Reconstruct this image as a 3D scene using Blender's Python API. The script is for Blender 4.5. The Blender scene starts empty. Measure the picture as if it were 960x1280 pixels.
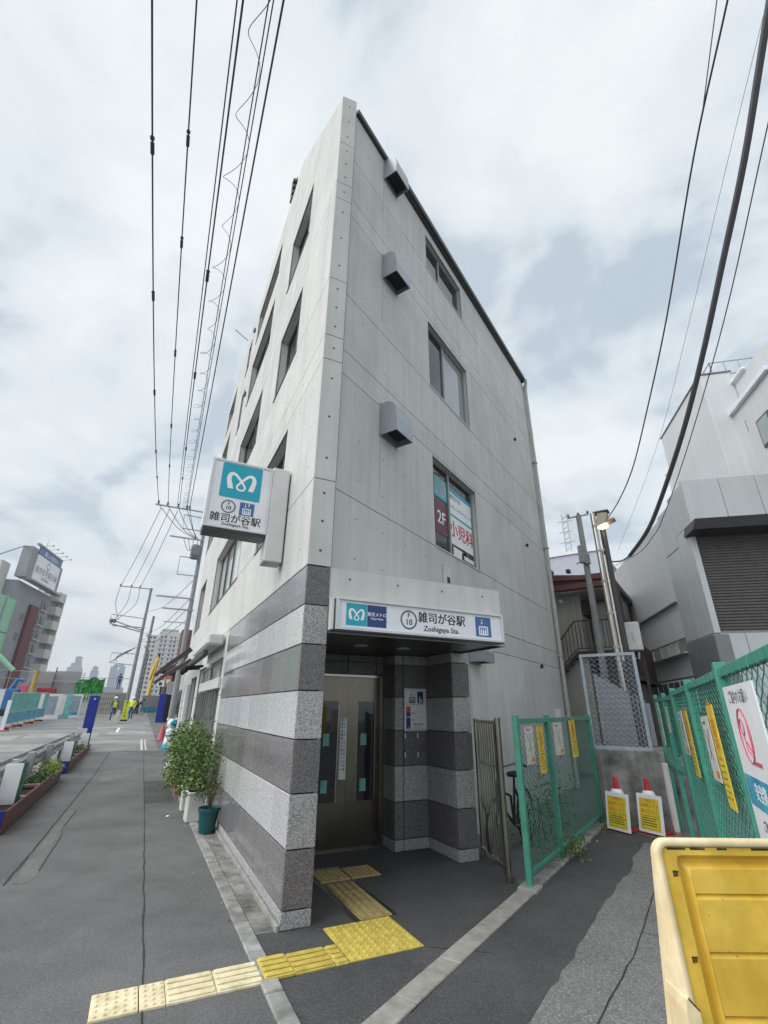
import bpy, bmesh, math, random
from mathutils import Vector, Matrix
random.seed(7)
PI = math.pi
rad = math.radians
SC = bpy.context.scene
COL = SC.collection

# ------------------------------------------------------------------ camera
PIT, ROLL, CAM_H = rad(22.97), rad(0.5955), 1.68
cam_d = bpy.data.cameras.new('camera')
cam_d.sensor_fit = 'HORIZONTAL'
cam_d.sensor_width = 36.0
cam_d.lens = 36.0 * 581.43 / 960.0
cam_d.clip_start = 0.05
cam_d.clip_end = 5000
cam = bpy.data.objects.new('camera', cam_d)
COL.objects.link(cam)
c_, s_ = math.cos(PIT), math.sin(PIT)
r0, u0, f0 = Vector((1, 0, 0)), Vector((0, -s_, c_)), Vector((0, c_, s_))
R_ = math.cos(ROLL) * r0 + math.sin(ROLL) * u0
U_ = -math.sin(ROLL) * r0 + math.cos(ROLL) * u0
m = Matrix((R_, U_, -f0)).transposed().to_4x4()
m.translation = Vector((0, 0, CAM_H))
cam.matrix_world = m
SC.camera = cam

# ------------------------------------------------------------------ sky, sun, exposure
SUN_AZ, SUN_EL = -114.0, 42.0
w = bpy.data.worlds.new('World')
SC.world = w
w.use_nodes = True
nt = w.node_tree
nt.nodes.clear()
N = nt.nodes.new
LK = nt.links.new
out = N('ShaderNodeOutputWorld')
bg = N('ShaderNodeBackground')
sky = N('ShaderNodeTexSky')
sky.sky_type = 'NISHITA'
sky.sun_disc = False
sky.sun_elevation = rad(SUN_EL)
sky.sun_rotation = rad(SUN_AZ)
sky.air_density = 1.0
sky.dust_density = 2.0
geo = N('ShaderNodeTexCoord')
sep = N('ShaderNodeSeparateXYZ')
LK(geo.outputs['Generated'], sep.inputs[0])
ab = N('ShaderNodeMath'); ab.operation = 'MAXIMUM'; ab.inputs[1].default_value = 0.0
LK(sep.outputs['Z'], ab.inputs[0])
zz = N('ShaderNodeMath'); zz.operation = 'ADD'; zz.inputs[1].default_value = 0.28
LK(ab.outputs[0], zz.inputs[0])
dx = N('ShaderNodeMath'); dx.operation = 'DIVIDE'
dy = N('ShaderNodeMath'); dy.operation = 'DIVIDE'
LK(sep.outputs['X'], dx.inputs[0]); LK(zz.outputs[0], dx.inputs[1])
LK(sep.outputs['Y'], dy.inputs[0]); LK(zz.outputs[0], dy.inputs[1])
cmb = N('ShaderNodeCombineXYZ')
LK(dx.outputs[0], cmb.inputs['X']); LK(dy.outputs[0], cmb.inputs['Y'])
mp = N('ShaderNodeMapping')
mp.inputs['Location'].default_value = (3.1, 1.7, 0.4)
mp.inputs['Rotation'].default_value = (0, 0, 0.5)
LK(cmb.outputs[0], mp.inputs['Vector'])
n1 = N('ShaderNodeTexNoise'); n1.inputs['Scale'].default_value = 2.3; n1.inputs['Detail'].default_value = 8.0
n1.inputs['Roughness'].default_value = 0.56; n1.inputs['Distortion'].default_value = 0.35
LK(mp.outputs[0], n1.inputs['Vector'])
n2 = N('ShaderNodeTexNoise'); n2.inputs['Scale'].default_value = 0.8; n2.inputs['Detail'].default_value = 4.0
LK(mp.outputs[0], n2.inputs['Vector'])
rp = N('ShaderNodeValToRGB')
rp.color_ramp.elements[0].position = 0.39; rp.color_ramp.elements[0].color = (0.41, 0.475, 0.54, 1)
rp.color_ramp.elements[1].position = 0.60; rp.color_ramp.elements[1].color = (0.715, 0.74, 0.75, 1)
e = rp.color_ramp.elements.new(0.47); e.color = (0.595, 0.645, 0.68, 1)
LK(n1.outputs['Fac'], rp.inputs[0])
rp2 = N('ShaderNodeValToRGB')
rp2.color_ramp.elements[0].position = 0.38; rp2.color_ramp.elements[0].color = (0, 0, 0, 1)
rp2.color_ramp.elements[1].position = 0.62; rp2.color_ramp.elements[1].color = (1, 1, 1, 1)
LK(n2.outputs['Fac'], rp2.inputs[0])
mx2 = N('ShaderNodeMixRGB')
mx2.inputs['Color2'].default_value = (0.70, 0.725, 0.735, 1)
mf = N('ShaderNodeMath'); mf.operation = 'MULTIPLY'; mf.inputs[1].default_value = 0.20
LK(rp2.outputs[0], mf.inputs[0]); LK(mf.outputs[0], mx2.inputs['Fac'])
LK(rp.outputs[0], mx2.inputs['Color1'])
skm = N('ShaderNodeMixRGB'); skm.blend_type = 'MULTIPLY'; skm.inputs['Fac'].default_value = 1
skm.inputs['Color2'].default_value = (0.1, 0.1, 0.1, 1)
LK(sky.outputs[0], skm.inputs['Color1'])
mx = N('ShaderNodeMixRGB'); mx.inputs['Fac'].default_value = 0.90
LK(skm.outputs[0], mx.inputs['Color1']); LK(mx2.outputs[0], mx.inputs['Color2'])
LK(mx.outputs[0], bg.inputs['Color'])
bg.inputs['Strength'].default_value = 0.60
LK(bg.outputs[0], out.inputs[0])

sun_d = bpy.data.lights.new('sun', 'SUN')
sun_d.energy = 1.45
sun_d.angle = rad(72)
sun_d.color = (1.0, 0.985, 0.96)
sun = bpy.data.objects.new('sun', sun_d)
COL.objects.link(sun)
sd = Vector((math.sin(rad(SUN_AZ)) * math.cos(rad(SUN_EL)), math.cos(rad(SUN_AZ)) * math.cos(rad(SUN_EL)), math.sin(rad(SUN_EL))))
sun.rotation_euler = sd.to_track_quat('Z', 'Y').to_euler()
sun.location = (-5, -20, 30)

SC.view_settings.view_transform = 'Standard'
SC.view_settings.look = 'None'
SC.view_settings.gamma = 1.0
SC.view_settings.exposure = 1.22
SC.view_settings.use_curve_mapping = False
SC.render.engine = 'CYCLES'
SC.cycles.max_bounces = 6
SC.cycles.diffuse_bounces = 3

# ------------------------------------------------------------------ frames of the place
PX, PY = -0.815, 4.814
E1 = (0.90062, 0.43460)
E2 = (-0.43460, 0.90062)
FROT = rad(25.76)
RX, RY = -0.59, 5.11
AR = rad(34.18)
RROT = -AR


def gz(v):
    return 0.022 * max(0.0, min(v, 80.0) - 12.0)


def B(u, v, z=None):
    if z is None:
        z = gz(v)
    return (PX + E1[0] * u + E2[0] * v, PY + E1[1] * u + E2[1] * v, z)


def R(n, d, z=0.0):
    return (RX + d * math.sin(AR) + n * math.cos(AR), RY + d * math.cos(AR) - n * math.sin(AR), z)


# ------------------------------------------------------------------ materials
def mat(name, col, rough=0.6, metal=0.0, var=0.10, scale=4.0, detail=5, bump=0.0, bscale=60.0, bdist=0.004, col2=None,
        ramp=(0.35, 0.65), obj_var=0.0, spec=0.5, streak=0.0, rvar=0.0, emit=None, coat=0.0, speck=None, blotch=None):
    mt = bpy.data.materials.new(name)
    mt.use_nodes = True
    t = mt.node_tree
    nd, lk = t.nodes.new, t.links.new
    b = t.nodes['Principled BSDF']
    b.inputs['Roughness'].default_value = rough
    b.inputs['Metallic'].default_value = metal
    b.inputs['Specular IOR Level'].default_value = spec
    if coat:
        b.inputs['Coat Weight'].default_value = coat
        b.inputs['Coat Roughness'].default_value = 0.06
    g = nd('ShaderNodeNewGeometry')
    a = Vector(col[:3])
    if col2 is None:
        c1 = tuple(max(0, x * (1 - var)) for x in a) + (1,)
        c2 = tuple(min(1, x * (1 + var)) for x in a) + (1,)
    else:
        c1, c2 = tuple(col) + (1,), tuple(col2) + (1,)
    nz = nd('ShaderNodeTexNoise')
    nz.inputs['Scale'].default_value = scale
    nz.inputs['Detail'].default_value = detail
    nz.inputs['Roughness'].default_value = 0.6
    lk(g.outputs['Position'], nz.inputs['Vector'])
    rr = nd('ShaderNodeValToRGB')
    rr.color_ramp.elements[0].position = ramp[0]
    rr.color_ramp.elements[1].position = ramp[1]
    rr.color_ramp.elements[0].color = c1
    rr.color_ramp.elements[1].color = c2
    lk(nz.outputs['Fac'], rr.inputs[0])
    cur = rr.outputs[0]
    if streak:
        mpp = nd('ShaderNodeMapping')
        mpp.inputs['Scale'].default_value = (1, 1, 0.06)
        lk(g.outputs['Position'], mpp.inputs['Vector'])
        n3 = nd('ShaderNodeTexNoise')
        n3.inputs['Scale'].default_value = 7.0
        n3.inputs['Detail'].default_value = 6
        lk(mpp.outputs[0], n3.inputs['Vector'])
        r3 = nd('ShaderNodeValToRGB')
        r3.color_ramp.elements[0].position = 0.36
        r3.color_ramp.elements[1].position = 0.56
        v = 1 - streak
        r3.color_ramp.elements[0].color = (v, v, v, 1)
        r3.color_ramp.elements[1].color = (1, 1, 1, 1)
        lk(n3.outputs['Fac'], r3.inputs[0])
        ml = nd('ShaderNodeMixRGB'); ml.blend_type = 'MULTIPLY'; ml.inputs['Fac'].default_value = 1
        lk(cur, ml.inputs['Color1']); lk(r3.outputs[0], ml.inputs['Color2'])
        cur = ml.outputs[0]
    if blotch:
        nb2 = nd('ShaderNodeTexNoise'); nb2.inputs['Scale'].default_value = blotch[0]; nb2.inputs['Detail'].default_value = 7; nb2.inputs['Roughness'].default_value = 0.65
        lk(g.outputs['Position'], nb2.inputs['Vector'])
        r5 = nd('ShaderNodeValToRGB')
        r5.color_ramp.elements[0].position = 0.36; r5.color_ramp.elements[1].position = 0.64
        lo_, hi_ = 1 - blotch[1], 1 + blotch[1]
        r5.color_ramp.elements[0].color = (lo_, lo_, lo_, 1); r5.color_ramp.elements[1].color = (hi_, hi_, hi_, 1)
        lk(nb2.outputs['Fac'], r5.inputs[0])
        ml = nd('ShaderNodeMixRGB'); ml.blend_type = 'MULTIPLY'; ml.inputs['Fac'].default_value = 1
        lk(cur, ml.inputs['Color1']); lk(r5.outputs[0], ml.inputs['Color2'])
        cur = ml.outputs[0]
    if speck:
        sc_, amt, scol = speck
        vo = nd('ShaderNodeTexVoronoi')
        vo.inputs['Scale'].default_value = sc_
        lk(g.outputs['Position'], vo.inputs['Vector'])
        sp = nd('ShaderNodeSeparateColor')
        lk(vo.outputs['Color'], sp.inputs[0])
        r4 = nd('ShaderNodeValToRGB')
        r4.color_ramp.interpolation = 'CONSTANT'
        r4.color_ramp.elements[0].color = (1, 1, 1, 1)
        r4.color_ramp.elements[1].position = amt
        r4.color_ramp.elements[1].color = (0, 0, 0, 1)
        lk(sp.outputs[0], r4.inputs[0])
        ml = nd('ShaderNodeMixRGB')
        ml.inputs['Color2'].default_value = tuple(scol) + (1,)
        lk(r4.outputs[0], ml.inputs['Fac']); lk(cur, ml.inputs['Color1'])
        cur = ml.outputs[0]
    if obj_var:
        oi = nd('ShaderNodeObjectInfo')
        mr = nd('ShaderNodeMapRange')
        mr.inputs['To Min'].default_value = 1 - obj_var
        mr.inputs['To Max'].default_value = 1 + obj_var
        lk(oi.outputs['Random'], mr.inputs['Value'])
        ml = nd('ShaderNodeMixRGB'); ml.blend_type = 'MULTIPLY'; ml.inputs['Fac'].default_value = 1
        lk(cur, ml.inputs['Color1']); lk(mr.outputs[0], ml.inputs['Color2'])
        cur = ml.outputs[0]
    lk(cur, b.inputs['Base Color'])
    if rvar:
        mr2 = nd('ShaderNodeMapRange')
        mr2.inputs['To Min'].default_value = max(0.02, rough - rvar)
        mr2.inputs['To Max'].default_value = min(1, rough + rvar)
        lk(nz.outputs['Fac'], mr2.inputs['Value'])
        lk(mr2.outputs[0], b.inputs['Roughness'])
    if bump:
        nb = nd('ShaderNodeTexNoise')
        nb.inputs['Scale'].default_value = bscale
        nb.inputs['Detail'].default_value = 4
        lk(g.outputs['Position'], nb.inputs['Vector'])
        bp = nd('ShaderNodeBump')
        bp.inputs['Strength'].default_value = bump
        bp.inputs['Distance'].default_value = bdist
        lk(nb.outputs['Fac'], bp.inputs['Height'])
        lk(bp.outputs[0], b.inputs['Normal'])
    if emit:
        b.inputs['Emission Color'].default_value = tuple(emit[0]) + (1,)
        b.inputs['Emission Strength'].default_value = emit[1]
    return mt


def flat(name, col, rough=0.5, **k):
    k.setdefault('var', 0.04)
    return mat(name, col, rough, **k)


M = {}
M["concrete"] = mat("concrete", (0.555, 0.56, 0.54), 0.75, var=0.07, scale=1.1, detail=10, bump=0.25, bscale=45, bdist=0.003, obj_var=0.03, streak=0.09)
M['concrete_rough'] = mat('rough_concrete', (0.10, 0.10, 0.095), 0.9, col2=(0.34, 0.34, 0.325), scale=3.0, detail=8, bump=0.5, bscale=30, bdist=0.01, streak=0.3, ramp=(0.33, 0.68))
M['joint'] = flat('joint_shadow_gap', (0.05, 0.05, 0.05), 0.9)
M['hole'] = flat('tie_hole_mortar', (0.10, 0.10, 0.10), 0.9)
M['granite_light'] = mat('light_granite', (0.40, 0.405, 0.405), 0.55, var=0.16, scale=60, obj_var=0.09, speck=(170, 0.26, (0.12, 0.12, 0.125)), bump=0.3, bscale=150, bdist=0.002)
M['granite_dark'] = mat('dark_granite', (0.165, 0.158, 0.163), 0.55, var=0.22, scale=70, obj_var=0.13, speck=(190, 0.33, (0.05, 0.045, 0.05)), bump=0.3, bscale=150, bdist=0.002)
M['granite_light_p'] = mat('light_polished_granite', (0.58, 0.585, 0.585), 0.16, var=0.10, scale=60, obj_var=0.08, speck=(170, 0.2, (0.24, 0.24, 0.25)), coat=0.35)
M['granite_dark_p'] = mat('dark_polished_granite', (0.255, 0.245, 0.25), 0.14, var=0.14, scale=70, obj_var=0.13, speck=(190, 0.3, (0.09, 0.08, 0.085)), coat=0.5)
M['asphalt'] = mat('asphalt', (0.082, 0.084, 0.085), 0.85, col2=(0.160, 0.161, 0.158), scale=55, detail=8, bump=0.9, bscale=120, bdist=0.008, speck=(230, 0.05, (0.20, 0.20, 0.195)), ramp=(0.3, 0.72), blotch=(0.9, 0.22))
M['asphalt_new'] = mat('new_dark_asphalt', (0.043, 0.044, 0.046), 0.85, col2=(0.075, 0.076, 0.077), scale=60, detail=8, bump=0.9, bscale=130, bdist=0.008, speck=(260, 0.03, (0.19, 0.19, 0.185)), blotch=(1.3, 0.22))
M['asphalt_old'] = mat('old_grey_asphalt', (0.115, 0.115, 0.112), 0.9, col2=(0.215, 0.215, 0.21), scale=70, detail=8, bump=1.0, bscale=120, bdist=0.009, speck=(130, 0.12, (0.32, 0.32, 0.31)), blotch=(1.1, 0.18))
M['road'] = mat('grey_road', (0.16, 0.16, 0.158), 0.9, col2=(0.25, 0.25, 0.245), scale=0.5, detail=10, bump=0.5, bscale=120, bdist=0.005)
M['road_patch'] = mat('road_patch', (0.28, 0.275, 0.265), 0.9, var=0.2, scale=1.0, detail=10)
M['crack'] = flat('sealed_crack', (0.022, 0.022, 0.023), 0.8)
M['kerb'] = mat('kerb_concrete', (0.16, 0.16, 0.152), 0.9, col2=(0.34, 0.34, 0.32), scale=5, detail=8, bump=0.6, bscale=60, bdist=0.006, obj_var=0.12)
M['kerb_r'] = mat('kerb_beige_concrete', (0.21, 0.205, 0.185), 0.9, col2=(0.33, 0.32, 0.29), scale=7, detail=8, bump=0.5, bscale=60, bdist=0.005, obj_var=0.06)
M['tac_cream'] = mat('tactile_cream', (0.58, 0.50, 0.30), 0.75, col2=(0.78, 0.70, 0.49), scale=9, detail=8, bump=0.3, bscale=90, obj_var=0.06)
M['tac_yellow'] = mat('tactile_yellow', (0.44, 0.34, 0.06), 0.7, col2=(0.60, 0.48, 0.10), scale=14, detail=8, bump=0.3, bscale=90, obj_var=0.05)
M['tac_tan'] = mat('tactile_tan', (0.33, 0.25, 0.10), 0.7, col2=(0.44, 0.34, 0.16), scale=14, detail=8, obj_var=0.05)
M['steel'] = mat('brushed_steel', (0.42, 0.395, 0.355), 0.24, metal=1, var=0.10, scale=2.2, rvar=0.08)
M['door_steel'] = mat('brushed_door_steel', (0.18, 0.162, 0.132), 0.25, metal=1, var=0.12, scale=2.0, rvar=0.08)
M['steel_dk'] = mat('dull_steel', (0.30, 0.30, 0.30), 0.38, metal=1, var=0.1, scale=6)
M['alu'] = mat('aluminium', (0.60, 0.61, 0.62), 0.4, metal=0.4, var=0.06)
M['galv'] = mat('galvanised_steel', (0.36, 0.375, 0.385), 0.5, metal=0.4, var=0.16, scale=8)
M['frame_dk'] = flat('dark_window_frame', (0.10, 0.105, 0.105), 0.45, metal=0.3)
M['frame_md'] = flat('grey_window_frame', (0.30, 0.31, 0.31), 0.4, metal=0.3)
M['glass_dk'] = flat('dark_window_glass', (0.020, 0.024, 0.027), 0.04, spec=0.8)
M['glass_sky'] = flat('pale_window_glass', (0.30, 0.34, 0.34), 0.06, spec=0.9)
M['curtain'] = mat('curtain_behind_glass', (0.50, 0.53, 0.52), 0.12, var=0.15, scale=6, spec=0.6)
M['blackglass'] = flat('black_glass', (0.008, 0.009, 0.010), 0.05, spec=0.7)
M['flash_dk'] = flat('dark_roof_flashing', (0.040, 0.041, 0.044), 0.55)
M['hood'] = flat('grey_vent_hood', (0.36, 0.39, 0.42), 0.38, metal=0.35)
M['dark_in'] = flat('dark_inside', (0.02, 0.02, 0.02), 0.9)
M['pvc'] = mat('grey_pvc_pipe', (0.40, 0.41, 0.39), 0.5, var=0.08)
M['soffit'] = flat('dark_metal_soffit', (0.05, 0.05, 0.05), 0.32, metal=0.5)
M['white_face'] = flat('white_sign_face', (0.74, 0.75, 0.79), 0.3)
M['white_frame'] = flat('white_painted_frame', (0.66, 0.67, 0.68), 0.4)
M['offwhite'] = mat('off_white_paint', (0.60, 0.61, 0.60), 0.5, var=0.06)
M['teal'] = flat('teal_print', (0.005, 0.34, 0.45), 0.35)
M['navy'] = flat('navy_print', (0.016, 0.045, 0.17), 0.35)
M['blue_p'] = flat('blue_print', (0.045, 0.13, 0.33), 0.35)
M['print_w'] = flat('white_print', (0.80, 0.82, 0.84), 0.4)
M['print_k'] = flat('black_print', (0.02, 0.02, 0.022), 0.45)
M['print_grey'] = flat('dark_grey_print', (0.12, 0.12, 0.13), 0.45)
M['print_r'] = flat('crimson_print', (0.50, 0.012, 0.06), 0.45)
M['print_pink'] = flat('pink_print', (0.55, 0.10, 0.16), 0.45)
M['print_mar'] = flat('maroon_print', (0.13, 0.018, 0.05), 0.4)
M['print_or'] = flat('orange_print', (0.62, 0.24, 0.03), 0.5)
M['teal_dk'] = flat('deep_teal_print', (0.01, 0.20, 0.22), 0.4)
M['green_f'] = mat('green_painted_steel', (0.055, 0.26, 0.185), 0.45, var=0.12, scale=9, rvar=0.1)
M['green_m'] = mat('green_coated_wire', (0.05, 0.24, 0.18), 0.5, var=0.1)
M['grey_f'] = mat('blue_grey_steel', (0.34, 0.40, 0.45), 0.5, var=0.12, scale=10)
M['paper'] = mat('weathered_paper', (0.56, 0.55, 0.50), 0.8, var=0.14, scale=20)
M['yel_notice'] = mat('yellow_notice', (0.70, 0.54, 0.035), 0.6, var=0.10, scale=14)
M['cone_red'] = mat('red_cone_plastic', (0.52, 0.022, 0.035), 0.4, var=0.12, scale=12)
M['cone_pink'] = mat('faded_pink_cone_plastic', (0.55, 0.09, 0.12), 0.5, var=0.12)
M['yel_plastic'] = mat('yellow_plastic', (0.70, 0.43, 0.04), 0.42, col2=(0.83, 0.56, 0.09), scale=4.5, detail=9, bump=0.12, bscale=70, blotch=(5, 0.12), streak=0.12)
M['cream_plastic'] = mat('sun_bleached_plastic', (0.74, 0.58, 0.33), 0.45, col2=(0.84, 0.70, 0.46), scale=5, detail=9, bump=0.15, bscale=60, blotch=(9, 0.10), streak=0.12)
M['pole_c'] = mat('pole_concrete', (0.27, 0.275, 0.28), 0.8, var=0.14, scale=4, streak=0.1)
M['pole_dk'] = flat('dark_pole_paint', (0.05, 0.05, 0.052), 0.5)
M['cable'] = flat('black_cable', (0.022, 0.022, 0.024), 0.6)
M['cable_g'] = flat('grey_cable_sleeve', (0.10, 0.10, 0.11), 0.6)
M['insul'] = flat('insulator', (0.16, 0.13, 0.12), 0.5)
M['trans'] = flat('transformer_grey', (0.17, 0.18, 0.20), 0.5)
M['leaf'] = mat('leaf_green', (0.032, 0.095, 0.018), 0.5, col2=(0.15, 0.23, 0.04), scale=9, detail=3)
M['leaf2'] = mat('leaf_dark_green', (0.02, 0.07, 0.018), 0.45, col2=(0.09, 0.17, 0.035), scale=9, detail=3)
M['leaf_y'] = mat('leaf_yellow_green', (0.15, 0.23, 0.03), 0.55, col2=(0.26, 0.33, 0.06), scale=12, detail=3)
M['stem'] = flat('brown_stem', (0.09, 0.065, 0.04), 0.8)
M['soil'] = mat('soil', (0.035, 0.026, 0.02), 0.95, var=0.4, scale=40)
M['pot_teal'] = mat('teal_plastic_pot', (0.008, 0.075, 0.085), 0.35, var=0.12)
M['pot_white'] = mat('white_plastic_pot', (0.60, 0.60, 0.57), 0.5, var=0.1)
M['terracotta'] = mat('terracotta', (0.36, 0.17, 0.10), 0.8, var=0.16, scale=10)
M['planter'] = mat('brown_planter', (0.115, 0.040, 0.032), 0.55, var=0.16, scale=5)
M['planter_in'] = mat('planter_rim', (0.30, 0.21, 0.17), 0.6, var=0.14)
M['royal'] = mat('royal_blue_plastic', (0.010, 0.032, 0.30), 0.35, var=0.10)
M['green_dk'] = flat('dark_green_paint', (0.012, 0.10, 0.055), 0.45)
M['bld_grey'] = mat('grey_building_paint', (0.28, 0.29, 0.305), 0.7, var=0.08, scale=0.4)
M['bld_mar'] = mat('maroon_building_paint', (0.14, 0.035, 0.045), 0.7, var=0.08)
M['bld_white'] = mat('pale_building_paint', (0.60, 0.58, 0.555), 0.7, var=0.06, scale=0.3)
M['sheet_green'] = mat('pale_green_sheet', (0.30, 0.56, 0.38), 0.6, var=0.06)
M['tower_grey'] = mat('far_tower_grey', (0.34, 0.35, 0.36), 0.7, var=0.04, scale=0.05)
M['tower_glass'] = mat('far_tower_glass', (0.22, 0.31, 0.40), 0.3, var=0.04, scale=0.05)
M['win_far'] = flat('far_window_glass', (0.05, 0.06, 0.075), 0.2)
M['hoard'] = mat('grey_hoarding', (0.33, 0.33, 0.34), 0.7, var=0.06)
M['lattice'] = mat('lattice_aluminium', (0.55, 0.52, 0.47), 0.55, metal=0.1, var=0.14)
M['tarp'] = mat('green_tarp', (0.04, 0.27, 0.055), 0.55, var=0.25, scale=1.4)
M['ex_y'] = mat('excavator_yellow', (0.62, 0.40, 0.03), 0.45, var=0.1)
M['ex_b'] = mat('machine_blue', (0.02, 0.15, 0.38), 0.4, var=0.12)
M['red'] = mat('red_paint', (0.36, 0.03, 0.03), 0.5, var=0.1)
M['ochre'] = mat('ochre_pipe', (0.46, 0.30, 0.07), 0.6, var=0.1)
M['panel_aqua'] = mat('aqua_mesh_panel', (0.16, 0.42, 0.40), 0.5, var=0.2, scale=3)
M['panel_sea'] = mat('blue_sea_print', (0.02, 0.20, 0.36), 0.45, col2=(0.09, 0.42, 0.55), scale=5, detail=6)
M['panel_grey'] = mat('grey_blue_panel', (0.26, 0.32, 0.40), 0.5, var=0.1)
M['panel_orange'] = mat('orange_panel', (0.50, 0.17, 0.06), 0.5, var=0.1)
M['hv'] = mat('hi_vis_fabric', (0.70, 0.74, 0.05), 0.7, var=0.08, scale=20)
M['trouser'] = mat('blue_trouser_fabric', (0.015, 0.07, 0.26), 0.8, var=0.12, scale=20)
M['jacket'] = mat('dark_green_jacket', (0.02, 0.10, 0.10), 0.8, var=0.12, scale=20)
M['black_f'] = mat('black_fabric', (0.015, 0.015, 0.018), 0.8, var=0.12, scale=20)
M['skin'] = flat('skin', (0.45, 0.27, 0.19), 0.55)
M['helmet'] = flat('white_helmet', (0.75, 0.76, 0.76), 0.3)
M['hair'] = flat('black_hair', (0.015, 0.012, 0.011), 0.6)
M['rubber'] = flat('black_rubber', (0.018, 0.018, 0.018), 0.7)
M['house'] = mat('beige_render', (0.36, 0.35, 0.32), 0.8, var=0.07, scale=1.5, streak=0.05)
M['house_dk'] = mat('dark_weathered_wood', (0.055, 0.036, 0.030), 0.8, var=0.2, scale=8)
M['roof_mar'] = mat('maroon_metal_roof', (0.11, 0.042, 0.038), 0.5, var=0.1)
M['corr'] = mat('corrugated_metal', (0.27, 0.29, 0.31), 0.5, metal=0.3, var=0.1)
M['clad'] = mat('grey_metal_cladding', (0.50, 0.53, 0.535), 0.42, var=0.04, scale=0.7, obj_var=0.03, streak=0.04)
M['clad_dk'] = mat('dark_grey_cladding', (0.20, 0.21, 0.21), 0.5, var=0.07)
M['wall_pale'] = mat('pale_grey_wall', (0.64, 0.66, 0.67), 0.6, var=0.04, scale=0.6, streak=0.04)
M['shutter'] = mat('dark_brown_shutter', (0.115, 0.105, 0.10), 0.5, metal=0.2, var=0.12, scale=6)
M['green_glass'] = flat('greenish_window_glass', (0.10, 0.16, 0.14), 0.12)
M['lilac'] = mat('pale_blue_grey_wall', (0.40, 0.43, 0.49), 0.7, var=0.04)
M['lamp_on'] = flat('lit_lamp', (0.9, 0.7, 0.4), 0.4, emit=((1.0, 0.72, 0.32), 5.0))
M['lamp_house'] = flat('lamp_housing', (0.40, 0.38, 0.30), 0.5)
M['dlight'] = flat('downlight_disc', (0.45, 0.45, 0.43), 0.4)


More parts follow.
